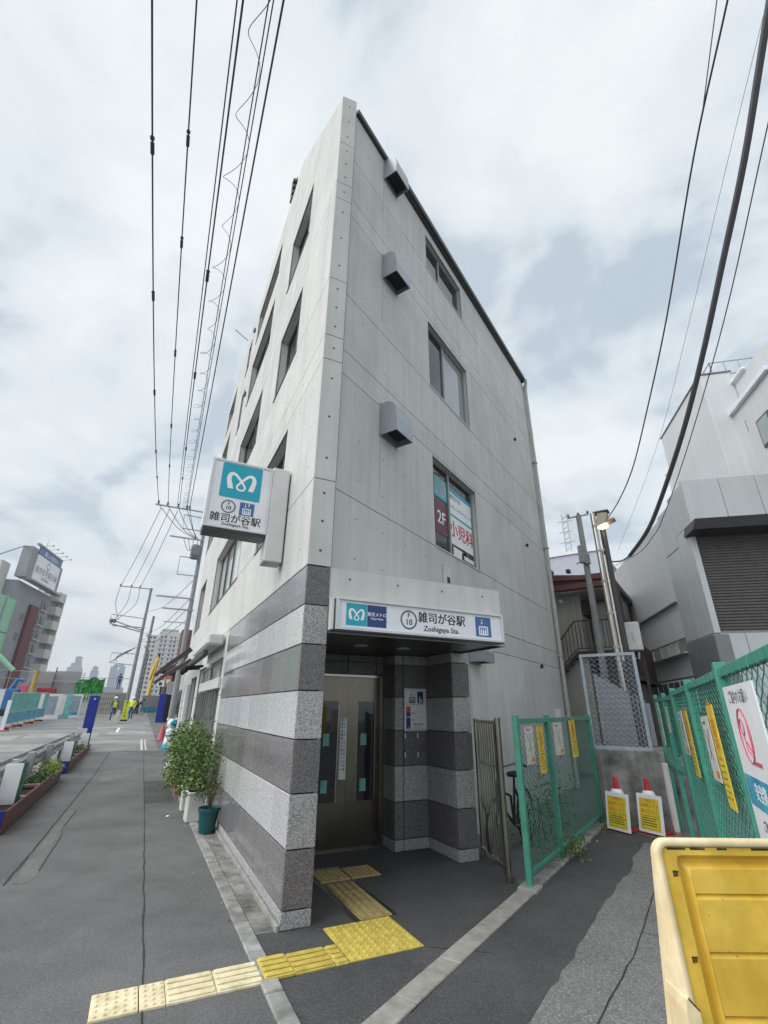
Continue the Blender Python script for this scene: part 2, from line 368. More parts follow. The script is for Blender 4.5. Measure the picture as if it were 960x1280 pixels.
# ------------------------------------------------------------------ mesh builder
class MB:
    def __init__(self, mt=None):
        self.v, self.f, self.mi, self.mats = [], [], [], []
        self.cur = 0
        self.T = None
        if mt is not None:
            self.use(mt)

    def use(self, mt):
        mt = M[mt] if isinstance(mt, str) else mt
        if mt not in self.mats:
            self.mats.append(mt)
        self.cur = self.mats.index(mt)
        return self

    def add(self, vs, fs):
        o = len(self.v)
        if self.T is not None:
            vs = [tuple(self.T @ Vector(p)) for p in vs]
        self.v.extend([tuple(p) for p in vs])
        for f in fs:
            self.f.append([i + o for i in f])
            self.mi.append(self.cur)
        return self

    def box(self, x0, x1, y0, y1, z0, z1, c=0.0):
        if x0 > x1: x0, x1 = x1, x0
        if y0 > y1: y0, y1 = y1, y0
        if z0 > z1: z0, z1 = z1, z0
        if not c:
            vs = [(x, y, z) for z in (z0, z1) for y in (y0, y1) for x in (x0, x1)]
            return self.add(vs, [(0, 2, 3, 1), (4, 5, 7, 6), (0, 1, 5, 4), (1, 3, 7, 5), (3, 2, 6, 7), (2, 0, 4, 6)])
        c = min(c, (x1 - x0) * .49, (y1 - y0) * .49, (z1 - z0) * .49)
        vs, ix = [], {}
        for i, x in enumerate((x0, x1)):
            for j, y in enumerate((y0, y1)):
                for k, z in enumerate((z0, z1)):
                    sx, sy, sz = (c if i == 0 else -c), (c if j == 0 else -c), (c if k == 0 else -c)
                    for ax, p in enumerate(((x, y + sy, z + sz), (x + sx, y, z + sz), (x + sx, y + sy, z))):
                        ix[i, j, k, ax] = len(vs)
                        vs.append(p)
        fs = []
        for s in (0, 1):
            fs.append([ix[s, 0, 0, 0], ix[s, 1, 0, 0], ix[s, 1, 1, 0], ix[s, 0, 1, 0]])
            fs.append([ix[0, s, 0, 1], ix[1, s, 0, 1], ix[1, s, 1, 1], ix[0, s, 1, 1]])
            fs.append([ix[0, 0, s, 2], ix[1, 0, s, 2], ix[1, 1, s, 2], ix[0, 1, s, 2]])
        for a in (0, 1):
            for b in (0, 1):
                fs.append([ix[a, b, 0, 0], ix[a, b, 1, 0], ix[a, b, 1, 1], ix[a, b, 0, 1]])
                fs.append([ix[a, 0, b, 0], ix[a, 1, b, 0], ix[a, 1, b, 2], ix[a, 0, b, 2]])
                fs.append([ix[0, a, b, 1], ix[1, a, b, 1], ix[1, a, b, 2], ix[0, a, b, 2]])
                for d in (0, 1):
                    fs.append([ix[a, b, d, 0], ix[a, b, d, 1], ix[a, b, d, 2]])
        return self.add(vs, fs)

    def prism(self, base, ext):
        """base: list of 3d points, ext: extrusion vector"""
        n = len(base)
        ex = Vector(ext)
        vs = [tuple(p) for p in base] + [tuple(Vector(p) + ex) for p in base]
        fs = [list(range(n))[::-1], list(range(n, 2 * n))]
        fs += [[i, (i + 1) % n, n + (i + 1) % n, n + i] for i in range(n)]
        return self.add(vs, fs)

    def quad(self, *pts):
        return self.add(pts, [list(range(len(pts)))])

    def tube(self, path, r, n=8, r1=None, closed=False, caps=True):
        P = [Vector(p) for p in path]
        L = len(P)
        vs, fs = [], []
        up = None
        for i, p in enumerate(P):
            if closed:
                t = P[(i + 1) % L] - P[i - 1]
            else:
                t = P[min(i + 1, L - 1)] - P[max(i - 1, 0)]
            t = t.normalized() if t.length > 1e-9 else Vector((0, 0, 1))
            if up is None:
                up = Vector((0, 0, 1)) if abs(t.z) < 0.9 else Vector((1, 0, 0))
            a = (up - t * up.dot(t))
            a = a.normalized() if a.length > 1e-6 else t.orthogonal().normalized()
            up = a
            b = t.cross(a)
            rr = r if r1 is None else r + (r1 - r) * i / max(1, L - 1)
            for k in range(n):
                q = p + (a * math.cos(2 * PI * k / n) + b * math.sin(2 * PI * k / n)) * rr
                vs.append(tuple(q))
        m_ = L if closed else L - 1
        for i in range(m_):
            for k in range(n):
                j = (i + 1) % L
                fs.append([i * n + k, i * n + (k + 1) % n, j * n + (k + 1) % n, j * n + k])
        if caps and not closed:
            fs.append(list(range(n))[::-1])
            fs.append([(L - 1) * n + k for k in range(n)])
        return self.add(vs, fs)

    def lathe(self, prof, n=20, ctr=(0, 0, 0), caps=True):
        vs, fs = [], []
        for r, z in prof:
            for k in range(n):
                vs.append((ctr[0] + r * math.cos(2 * PI * k / n), ctr[1] + r * math.sin(2 * PI * k / n), ctr[2] + z))
        for i in range(len(prof) - 1):
            for k in range(n):
                fs.append([i * n + k, i * n + (k + 1) % n, (i + 1) * n + (k + 1) % n, (i + 1) * n + k])
        if caps:
            fs.append(list(range(n))[::-1])
            fs.append([(len(prof) - 1) * n + k for k in range(n)])
        return self.add(vs, fs)

    def ball(self, c, rx, ry=None, rz=None, n=12, m=8):
        ry = ry or rx
        rz = rz or rx
        vs, fs = [], []
        for i in range(1, m):
            a = PI * i / m
            for k in range(n):
                b = 2 * PI * k / n
                vs.append((c[0] + rx * math.sin(a) * math.cos(b), c[1] + ry * math.sin(a) * math.sin(b), c[2] + rz * math.cos(a)))
        for i in range(m - 2):
            for k in range(n):
                fs.append([i * n + k, i * n + (k + 1) % n, (i + 1) * n + (k + 1) % n, (i + 1) * n + k])
        vs.append((c[0], c[1], c[2] + rz)); vs.append((c[0], c[1], c[2] - rz))
        t, bt = len(vs) - 2, len(vs) - 1
        for k in range(n):
            fs.append([t, k, (k + 1) % n])
            fs.append([bt, (m - 2) * n + (k + 1) % n, (m - 2) * n + k])
        return self.add(vs, fs)

    def mesh(self, name):
        me = bpy.data.meshes.new(name)
        me.from_pydata(self.v, [], self.f)
        for mt in self.mats:
            me.materials.append(mt)
        if len(self.mats) > 1:
            me.polygons.foreach_set('material_index', self.mi)
        me.update()
        return me

    def build(self, name, parent=None, loc=(0, 0, 0), rotz=0.0, smooth=False, kind=None, label=None):
        me = self.mesh(name)
        if smooth:
            me.polygons.foreach_set('use_smooth', [True] * len(me.polygons))
        return link(me, name, parent, loc, rotz, kind, label)


def link(me, name, parent=None, loc=(0, 0, 0), rotz=0.0, kind=None, label=None):
    o = bpy.data.objects.new(name, me)
    COL.objects.link(o)
    o.parent = parent
    o.location = loc
    o.rotation_euler = (0, 0, rotz)
    if kind:
        o['kind'] = kind
    if label:
        o['label'] = label
    return o


def thing(name, label, cat, loc=(0, 0, 0), rotz=0.0, group=None):
    o = bpy.data.objects.new(name, None)
    o.empty_display_size = 0.2
    COL.objects.link(o)
    o.location = loc
    o.rotation_euler = (0, 0, rotz)
    return tag(o, label, cat, group)


def tag(o, label, cat, group=None):
    o['label'] = label
    o['category'] = cat
    if group:
        o['group'] = group
    return o


def copy_tree(root, loc=None, rotz=None, label=None, parent=None):
    c = root.copy()
    COL.objects.link(c)
    if parent is not None:
        c.parent = parent
    if loc is not None:
        c.location = loc
    if rotz is not None:
        c.rotation_euler = (0, 0, rotz)
    if label:
        c['label'] = label
    for ch in list(root.children):
        copy_tree(ch, parent=c)
    return c


TEXTC = {}


def text(body, size, mt, parent, loc, rot=(PI / 2, 0, 0), ax='CENTER', bold=0.0, name='lettering', sx=1.0, ext=0.0006, res=2):
    cu = bpy.data.curves.new('txt', 'FONT')
    cu.body = body
    cu.size = size
    cu.align_x = ax
    cu.align_y = 'CENTER'
    cu.resolution_u = res
    cu.extrude = ext
    ob = bpy.data.objects.new('txt', cu)
    COL.objects.link(ob)
    bpy.context.view_layer.update()
    dg = bpy.context.evaluated_depsgraph_get()
    me = bpy.data.meshes.new_from_object(ob.evaluated_get(dg), depsgraph=dg)
    bpy.data.objects.remove(ob)
    bpy.data.curves.remove(cu)
    if bold:
        bm = bmesh.new(); bm.from_mesh(me)
        geo_ = bm.verts[:] + bm.edges[:] + bm.faces[:]
        for k, (dx_, dy_) in enumerate(((bold, 0), (-bold, 0), (0, bold * .6))):
            rt = bmesh.ops.duplicate(bm, geom=geo_)
            bmesh.ops.translate(bm, vec=(dx_ * size, dy_ * size, .00012 * (k + 1)), verts=[v for v in rt['geom'] if isinstance(v, bmesh.types.BMVert)])
        bm.to_mesh(me); bm.free()
    me.name = name
    me.materials.clear()
    me.materials.append(M[mt])
    o = bpy.data.objects.new(name, me)
    COL.objects.link(o)
    o.parent = parent
    o.location = loc
    o.rotation_euler = rot
    o.scale = (sx, 1, 1)
    return o


def clip(poly, a, b, c):
    """keep a*x+b*y<=c"""
    res = []
    for i in range(len(poly)):
        p, q = poly[i], poly[(i + 1) % len(poly)]
        dp, dq = a * p[0] + b * p[1] - c, a * q[0] + b * q[1] - c
        if dp <= 0:
            res.append(p)
        if dp * dq < 0:
            t = dp / (dp - dq)
            res.append((p[0] + t * (q[0] - p[0]), p[1] + t * (q[1] - p[1])))
    return res


def ribbon_logo(parent, cx, y, cz, s, mt='print_w'):
    """the looped M ribbon in an xz plane facing -y"""
    ctl = [(-.74, -.70), (-.86, -.20), (-.93, .25), (-.80, .62), (-.50, .62), (-.20, .30), (.12, -.12), (.29, -.45), (.20, -.68), (0, -.74), (-.20, -.68), (-.29, -.45), (-.12, -.12), (.20, .30), (.50, .62), (.80, .62), (.93, .25), (.86, -.20), (.74, -.70)]
    wd = [.20, .18, .16, .14, .12, .10, .085, .08, .08, .08, .08, .08, .085, .10, .12, .14, .16, .18, .20]
    pts, ws = [], []
    n = len(ctl)
    for i in range(n - 1):
        p0, p1, p2, p3 = ctl[max(i - 1, 0)], ctl[i], ctl[i + 1], ctl[min(i + 2, n - 1)]
        for k in range(5):
            t = k / 5
            q = []
            for a in (0, 1):
                q.append(0.5 * (2 * p1[a] + (p2[a] - p0[a]) * t + (2 * p0[a] - 5 * p1[a] + 4 * p2[a] - p3[a]) * t * t + (3 * p1[a] - p0[a] - 3 * p2[a] + p3[a]) * t ** 3))
            pts.append(q); ws.append(wd[i] + (wd[i + 1] - wd[i]) * t)
    pts.append(list(ctl[-1])); ws.append(wd[-1])
    b = MB(mt)
    vs, fs = [], []
    for i, p in enumerate(pts):
        a, c = pts[max(i - 1, 0)], pts[min(i + 1, len(pts) - 1)]
        t = Vector((c[0] - a[0], c[1] - a[1])).normalized()
        nx, nz = -t.y, t.x
        if i in (0, len(pts) - 1):
            nx, nz = (-1 if i == 0 else -1), 0
        yy = y - 0.0004 - 0.0012 * i / len(pts)
        vs.append((cx + s * (p[0] + nx * ws[i]), yy, cz + s * .92 * (p[1] + nz * ws[i])))
        vs.append((cx + s * (p[0] - nx * ws[i]), yy, cz + s * .92 * (p[1] - nz * ws[i])))
    for i in range(len(pts) - 1):
        fs.append([2 * i, 2 * i + 1, 2 * i + 3, 2 * i + 2])
    b.add(vs, fs)
    return b.build('emblem', parent)


def ring(b, cx, y, cz, r0_, r1_, n=28):
    vs, fs = [], []
    for k in range(n):
        a = 2 * PI * k / n
        for r in (r0_, r1_):
            vs.append((cx + r * math.cos(a), y, cz + r * math.sin(a)))
    for k in range(n):
        j = (k + 1) % n
        fs.append([2 * k, 2 * k + 1, 2 * j + 1, 2 * j])
    b.add(vs, fs)


def rrect(b, x0, x1, z0, z1, y, r, dep=0.001, seg=4):
    pts = []
    for (cx, cz, a0) in ((x1 - r, z1 - r, 0), (x0 + r, z1 - r, 90), (x0 + r, z0 + r, 180), (x1 - r, z0 + r, 270)):
        for k in range(seg + 1):
            a = rad(a0 + 90 * k / seg)
            pts.append((cx + r * math.cos(a), y, cz + r * math.sin(a)))
    b.prism(pts, (0, dep, 0))


def lift_icon(parent, x0, z0, s, y, down=True, up=False, mt='print_w', name='lift_icon'):
    """a small lift cabin with three people and arrows, s = icon width"""
    b = MB(mt)
    fr = .07 * s
    cx0, cx1, cz0, cz1 = x0 + .2 * s, x0 + .8 * s, z0 + .08 * s, z0 + .55 * s
    b.box(cx0, cx1, y - .0006, y, cz0, cz0 + fr); b.box(cx0, cx1, y - .0006, y, cz1 - fr, cz1)
    b.box(cx0, cx0 + fr, y - .0006, y, cz0, cz1); b.box(cx1 - fr, cx1, y - .0006, y, cz0, cz1)
    for k in (-1, 0, 1):
        px = (cx0 + cx1) / 2 + k * .14 * s
        b.box(px - .045 * s, px + .045 * s, y - .0006, y, cz0 + fr, cz0 + .27 * s)
        b.lathe([(.04 * s, 0)], 8, (0, 0, 0), caps=False) if False else None
        b.box(px - .033 * s, px + .033 * s, y - .0006, y, cz0 + .29 * s, cz0 + .36 * s)
    zc = z0 + .78 * s
    def arrow(ax, d):
        b.box(ax - .02 * s, ax + .02 * s, y - .0006, y, zc - .12 * s, zc + .12 * s)
        t = zc + d * .15 * s
        b.prism([(ax - .09 * s, y, t - d * .10 * s), (ax + .09 * s, y, t - d * .10 * s), (ax, y, t)], (0, -.0006, 0))
    if down and up:
        arrow(x0 + .38 * s, -1); arrow(x0 + .62 * s, 1)
    else:
        arrow(x0 + .42 * s, -1)
    return b.build(name, parent)

# ------------------------------------------------------------------ ground
def strip(name, pts_uv, dz, mt, kind='structure', ctr=None):
    """sheet from a polygon list in u,v laid dz above the ground"""
    b = MB(mt)
    b.quad(*[B(u, v, gz(v) + dz) for u, v in pts_uv])
    return b.build(name, kind=kind)


def make_ground():
    vs_ = [-60, -20, -6, 0, 6, 10, 12, 15, 20, 30, 45, 60, 80, 140, 400, 1500]
    us_ = [-1200, -200, -60, -30, -15, -8, -4, -2, 0, 2, 5, 9, 15, 25, 60, 200, 1200]
    b = MB('asphalt')
    vv = [B(u, v) for v in vs_ for u in us_]
    n = len(us_)
    ff = [[j * n + i, j * n + i + 1, (j + 1) * n + i + 1, (j + 1) * n + i] for j in range(len(vs_) - 1) for i in range(n - 1)]
    b.add(vv, ff)
    b.build('ground', kind='structure')


make_ground()


def band(name, u0, u1, v0, v1, dz, mt, step=4.0, j0=0.0, j1=0.0):
    b = MB(mt)
    k = max(1, int((v1 - v0) / step))
    vs, fs = [], []
    for i in range(k + 1):
        v = v0 + (v1 - v0) * i / k
        vs.append(B(u0 + random.uniform(-j0, j0), v, gz(v) + dz)); vs.append(B(u1 + random.uniform(-j1, j1), v, gz(v) + dz))
    fs = [[2 * i, 2 * i + 1, 2 * i + 3, 2 * i + 2] for i in range(k)]
    b.add(vs, fs)
    return b.build(name, kind='structure')


band('road', -14, -3.35, -4, 80, 0.004, 'road', 4)
band('road', -3.35, -0.35, 17.3, 80, 0.004, 'road', 4)
for i, (u0, u1, v0, v1) in enumerate([(-8.5, -4.2, 18, 21), (-6.0, -3.0, 24, 27), (-3.0, -0.6, 20.5, 22.2), (-2.6, -0.7, 26, 28.5), (-7.5, -5.0, 12, 15.5), (-4.5, -2.0, 31, 33), (-9, -6.2, 23, 26)]):
    band('road_patch', u0, u1, v0, v1, 0.008, 'road_patch', 1, .06, .06)
band('road_line', -2.25, -2.12, 27.5, 31.5, 0.012, 'print_w', 2)
band('road_line', -0.98, -0.90, 17.5, 22.5, 0.012, 'offwhite', 2)
band('road_line', -0.82, -0.77, 17.5, 22.5, 0.012, 'offwhite', 2)


def seam(pts, wdt, dz=0.004, name='pavement_seam', fn=None, jit=0.006):
    b = MB('crack')
    P = []
    for i in range(len(pts) - 1):
        (a0, b0), (a1, b1) = pts[i], pts[i + 1]
        k = max(2, int(math.hypot(a1 - a0, b1 - b0) / 0.16))
        for j in range(k):
            t = j / k
            P.append((a0 + (a1 - a0) * t + random.uniform(-jit, jit), b0 + (b1 - b0) * t + random.uniform(-jit, jit)))
    P.append(pts[-1])
    vs = []
    for i, p in enumerate(P):
        q, o = P[min(i + 1, len(P) - 1)], P[max(i - 1, 0)]
        tx, ty = q[0] - o[0], q[1] - o[1]
        L = math.hypot(tx, ty) or 1
        nx, ny = -ty / L, tx / L
        w2 = wdt * random.uniform(.35, .65)
        for s in (1, -1):
            x, y = p[0] + nx * w2 * s, p[1] + ny * w2 * s
            if fn:
                vs.append(fn(x, y, dz))
            else:
                vs.append(B(x, y, gz(y) + dz))
    b.add(vs, [[2 * i, 2 * i + 1, 2 * i + 3, 2 * i + 2] for i in range(len(P) - 1)])
    return b.build(name, kind='structure')


seam([(-1.03, -2.5), (-1.0, 0), (-0.93, 6), (-0.86, 17.2)], 0.012)
seam([(-2.26, 2.2), (-2.2, 4.5), (-2.1, 10), (-2.0, 17.0)], 0.022)
seam([(-2.05, 4.6), (-2.0, 6.2)], 0.012)
seam([(-2.02, 2.6), (-2.0, 4.4)], 0.012)
seam([(-3.3, 17.25), (-0.1, 17.2)], 0.02)
seam([(0.98, -0.72), (1.35, -1.0)], 0.007)

M['asphalt_mid'] = mat('patched_asphalt', (0.10, 0.101, 0.10), 0.88, col2=(0.19, 0.19, 0.186), scale=60, detail=8, bump=0.9, bscale=120, bdist=0.008, blotch=(1.5, 0.2))
band('pavement_patch', -2.19, -2.03, 2.2, 6.3, 0.0025, 'asphalt_mid', .12, .02, .03)
band('pavement_patch', -.92, -.40, 6.4, 9.6, 0.0025, 'asphalt_new', .15, .015, .015)
band('pavement_patch', -1.9, -1.05, 9.8, 12.5, 0.0025, 'asphalt_mid', .2, .02, .015)
# dark newer asphalt of the lane, entrance paving, old grey asphalt with a ragged edge
b = MB('asphalt_new')
b.quad(R(1.41, -6, .004), R(2.2, -6, .004), R(2.2, 4.9, .004), R(1.41, 5.6, .004))
b.build('lane_asphalt', kind='structure')
b = MB('asphalt_new')
b.quad(B(-.18, -1.4, .004), B(.45, -1.4, .004), B(2.45, -.2, .004), B(2.9, .9, .004), B(2.45, 2.0, .004), B(.2, 2.0, .004), B(.2, 0, .004), B(-.18, 0, .004))
b.build('entrance_paving', kind='structure')
b = MB('asphalt_old')
vs = []
k = 90
for i in range(k + 1):
    d = -7 + 12.2 * i / k
    e = 2.04 + random.uniform(-.014, .014) + .006 * math.sin(d * 3.1) + (.12 if d > 4.6 else 0) + (0.045 if 2.8 < d < 3.5 else 0)
    vs += [R(e, d, .008), R(2.6, d, .008), R(5.5, d, .008)]
fs = []
for i in range(k):
    fs += [[3 * i, 3 * i + 1, 3 * i + 4, 3 * i + 3], [3 * i + 1, 3 * i + 2, 3 * i + 5, 3 * i + 4]]
b.add(vs, fs)
b.build('old_lane_asphalt', kind='structure')
RF = lambda n, d, z: R(n, d, z)
seam([(2.40, -2.0), (2.36, -.2), (2.42, 1.0), (2.38, 2.4), (2.5, 3.2)], 0.008, 0.012, fn=RF)
seam([(2.40, 1.35), (3.0, 1.30)], 0.006, 0.012, fn=RF)

# kerb rows: stone by stone
kl = thing('kerb', 'row of worn concrete kerb stones along the left side of the building', 'kerb', B(-.25, 0, 0), FROT)
v = -2.6
while v < 8.4:
    L = random.choice((.58, .60, .62))
    b = MB('kerb'); b.box(-.06, .06, v + .006, v + L - .006, -.1, .014 + random.uniform(0, .006), .008)
    b.build('kerb_stone', kl); v += L
gut = MB('concrete_rough'); gut.box(-.185, -.035, .02, 5.0, -.1, .006); gut.build('gutter', kl, (0.25, 0, 0), label='narrow concrete strip between kerb and wall')
led = MB('kerb_r'); led.box(-.034, -.002, -.0, 5.0, -.1, .05, .006); led.build('ledge', kl, (0.25, 0, 0))
kr = thing('kerb', 'flush beige kerb stones crossing in front of the entrance towards the green fence', 'kerb', R(1.325, 0, 0), RROT)
d = -3.6
while d < 1.72:
    L = .60
    b = MB('kerb_r'); b.box(-.085, .085, d + .005, min(d + L, 1.74) - .005, -.1, .012 + random.uniform(0, .004), .006)
    b.build('kerb_stone', kr); d += L

# ------------------------------------------------------------------ tactile paving
TCACHE = {}


def tactile(kind, mt, w=.295, h=.295):
    key = (kind, mt, round(w, 3), round(h, 3))
    if key in TCACHE:
        return TCACHE[key]
    b = MB(mt)
    b.box(-w / 2, w / 2, -h / 2, h / 2, -.01, .010, .003)
    if kind == 'dots':
        nx, ny = max(2, round(w / .055)), max(2, round(h / .055))
        for i in range(nx):
            for j in range(ny):
                x, y = -w / 2 + w * (i + .5) / nx, -h / 2 + h * (j + .5) / ny
                b.lathe([(.015, .0099), (.0125, .016), (.007, .018)], 8, (x, y, 0))
    elif kind == 'bars_u':
        for j in range(4):
            y = -h / 2 + h * (j + .5) / 4
            b.box(-w / 2 + .008, w / 2 - .008, y - .024, y + .024, .009, .020, .006)
    elif kind == 'bars_v':
        for j in range(4):
            x = -w / 2 + w * (j + .5) / 4
            b.box(x - .024, x + .024, -h / 2 + .008, h / 2 - .008, .009, .020, .006)
    me = b.mesh('tactile_tile')
    TCACHE[key] = me
    return me


tp = thing('tactile_paving', 'cream and yellow tactile guide path from the pavement to the lift doors', 'tactile paving', B(-.3, -.57, 0), FROT)
def tt(kind, mt, u, v, w=.295, h=.295, dz=0):
    o = link(tactile(kind, mt, w, h), 'tactile_tile', tp, (u + .3, v + .57, .003 + dz), random.uniform(-.006, .006))
    return o
tt('dots', 'tac_cream', -1.165, -.57, .26)
tt('dots', 'tac_cream', -.955, -.57, .145)
tt('bars_u', 'tac_cream', -.73, -.57, .295)
tt('bars_u', 'tac_cream', -.43, -.57, .295)
tt('bars_u', 'tac_yellow', -.175, -.565, .20, dz=.012)
tt('bars_u', 'tac_yellow', .075, -.56, .295, dz=.002)
tt('bars_u', 'tac_yellow', .28, -.56, .10)
for i in range(2):
    for j in range(2):
        tt('dots', 'tac_yellow', .49 + .305 * i, -.555 + .305 * j, .30, .30)
b = MB('steel_dk'); b.box(.93, 1.34, .485, 1.98, -.01, .006); b.build('edge_frame', tp, label='grey metal edging of the tan tiles')
for j in range(3):
    tt('bars_v', 'tac_tan', .84, .075 + .305 * j, .30, .30, dz=.003)
for i in range(2):
    tt('dots', 'tac_tan', .84 + .36 * i, 1.12, .34, .36, dz=.003)

# ------------------------------------------------------------------ station building
bd = thing('station_building', 'grey concrete corner building with granite base and lift entrance', 'building', (PX, PY, 0), FROT)
GAP = .012
JZ = [3.105, 4.15, 5.91, 6.32, 7.37, 9.12, 9.51, 10.55, 12.32, 12.74, 13.75, 15.05]


def cells(a0, a1, z0, z1, holes):
    """rectangles of (a0..a1, z0..z1) minus holes"""
    xs = {a0, a1}
    for h in holes:
        for x in h[:2]:
            if a0 < x < a1:
                xs.add(x)
    xs = sorted(xs)
    res = []
    for x0, x1 in zip(xs, xs[1:]):
        xm = (x0 + x1) / 2
        segs = [(z0, z1)]
        for h in holes:
            if h[0] <= xm <= h[1]:
                ns = []
                for s0, s1 in segs:
                    if h[3] <= s0 or h[2] >= s1:
                        ns.append((s0, s1)); continue
                    if h[2] > s0: ns.append((s0, h[2]))
                    if h[3] < s1: ns.append((h[3], s1))
                segs = ns
        res += [(x0, x1, s0, s1) for s0, s1 in segs if s1 - s0 > 1e-4]
    return res


def facade(root, mpf, loc, rotz, a0, a1, zs, holes, core_holes, top, th=.035, thick=.265, plen=1.8, holes_dots=True, a_dot=.3):
    ex = Vector(mpf(0, th, 0)) - Vector(mpf(0, 0, 0))
    for z0, z1 in zip(zs, zs[1:]):
        a = a0
        while a < a1 - 1e-6:
            b_ = min(a1, a + plen)
            if a1 - b_ < .4: b_ = a1
            mb = MB('concrete')
            for (x0, x1, s0, s1) in cells(a, b_, z0 + GAP / 2, z1 - GAP / 2, holes):
                p = [(x0, s0), (x1, s0), (x1, s1), (x0, s1)]
                for t in top:
                    p = clip(p, *t)
                if len(p) >= 3:
                    mb.prism([mpf(x, 0, z) for x, z in p], ex * .6)
            if mb.f:
                mb.build('concrete_panel', root, loc, rotz)
            a = b_
    for mtn, t0_, t1_, gr_ in (('joint', th - .012, th - .002, .012), ('concrete', th, thick, 0.0)):
        mb = MB(mtn)
        ex2 = Vector(mpf(0, t1_ - t0_, 0)) - Vector(mpf(0, 0, 0))
        hh = [(h[0] - gr_, h[1] + gr_, h[2] - gr_, h[3] + gr_) for h in core_holes]
        for (x0, x1, s0, s1) in cells(a0, a1, 0.0, zs[-1], hh):
            p = [(x0, s0), (x1, s0), (x1, s1), (x0, s1)]
            for t in top:
                p = clip(p, t[0], t[1], t[2] - gr_)
            if len(p) >= 3:
                mb.prism([mpf(x, t0_, z) for x, z in p], ex2)
        mb.build('joint_backing' if gr_ else 'wall_core', root, loc, rotz)
    # form-tie holes
    mb = MB('hole')
    for z0, z1 in zip(zs, zs[1:]):
        nz = 1 if z1 - z0 < .8 else (2 if z1 - z0 < 1.3 else 3)
        for k in range(nz):
            z = z0 + (z1 - z0) * (k + .5) / nz
            a = a0 + a_dot
            while a < a1 - .1:
                ok = all(not (h[0] - .06 < a < h[1] + .06 and h[2] - .06 < z < h[3] + .06) for h in holes) and all(t[0] * a + t[1] * z < t[2] - .15 for t in top)
                if ok:
                    pts = [mpf(a + .011 * math.cos(2 * PI * i / 8), -.0015, z + .011 * math.sin(2 * PI * i / 8)) for i in range(8)]
                    mb.prism(pts, Vector(mpf(0, .003, 0)) - Vector(mpf(0, 0, 0)))
                a += .6
    mb.build('tie_hole', root, loc, rotz, kind='stuff')


def window(root, mpf, loc, rotz, rect, mulls, panes, dep=.17, fm='frame_dk', sill=True):
    a0, a1, z0, z1 = rect
    fw = .045
    fr = MB(fm)
    def bx(b, x0, x1, y0, y1, q0, q1):
        A, C = mpf(x0, y0, q0), mpf(x1, y1, q1)
        b.box(A[0], C[0], A[1], C[1], A[2], C[2])
    bx(fr, a0, a1, dep, dep + .07, z1 - fw, z1 - .001)
    bx(fr, a0, a1, dep, dep + .07, z0 + .001, z0 + fw)
    bx(fr, a0, a0 + fw, dep + .001, dep + .069, z0 + fw, z1 - fw)
    bx(fr, a1 - fw, a1, dep + .001, dep + .069, z0 + fw, z1 - fw)
    for x in mulls:
        bx(fr, x - .025, x + .025, dep - .004, dep + .066, z0 + fw, z1 - fw)
    wo = fr.build('window', root, loc, rotz)
    xs = [a0 + fw] + list(mulls) + [a1 - fw]
    for i, pm in enumerate(panes):
        p = MB(pm)
        bx(p, xs[i] + .01, xs[i + 1] - .01, dep + .03, dep + .04, z0 + fw - .01, z1 - fw + .01)
        o = p.build('pane', wo)
    if sill:
        p = MB('alu' if fm != 'frame_dk' else 'frame_dk')
        bx(p, a0 - .015, a1 + .015, -.018, dep - .002, z0 - .022, z0 - .002)
        p.build('sill', wo)
    # dark room box behind the pane
    p = MB('dark_in')
    bx(p, a0, a1, dep + .072, dep + .08, z0, z1)
    p.build('window_back', wo)
    return wo


# --- left facade (u = 0 plane, runs along v)
LM = lambda a, dpt, z: (dpt, a, z)
lwin = []
for z0, z1, cols in ((4.15, 5.80, 'ABCD'), (7.37, 8.92, 'ABCD'), (10.35, 11.92, 'ABCD'), (12.85, 14.10, 'BCD')):
    for cname in cols:
        a = {'A': (1.68, 3.30), 'B': (5.02, 8.10), 'C': (9.25, 9.95), 'D': (12.30, 14.55)}[cname]
        if z0 == 4.15 and cname == 'B': a = (5.05, 9.70)
        if z0 == 4.15 and cname == 'C': continue
        if z0 == 4.15 and cname == 'D': a = (12.15, 14.1)
        lwin.append((a[0], a[1], z0, z1))
shop = [(5.45, 9.7, .35, 2.62), (10.3, 11.9, .02, 2.5), (12.5, 14.2, .6, 2.4)]
TOPL = [(-.97, 1.0, 11.85), (0, 1, 15.0)]
facade(bd, LM, (0, 0, 0), 0, .036, 15.0, [0.0, 1.9] + JZ, lwin + shop + [(-1, 5.12, -1, 3.098)], lwin + shop, TOPL)
for i, r in enumerate(lwin):
    n = {True: 1}.get(r[1] - r[0] < 1, 2)
    if r[1] - r[0] > 4: n = 4
    mull = [r[0] + (r[1] - r[0]) * k / n for k in range(1, n)]
    pm = ['glass_dk'] * n
    if r[2] == 4.15 and r[0] > 5 and r[0] < 6: pm = ['curtain', 'curtain', 'glass_sky', 'curtain']
    elif i % 3 == 1: pm[0] = 'glass_sky'
    window(bd, LM, (0, 0, 0), 0, r, mull, pm, dep=.16)
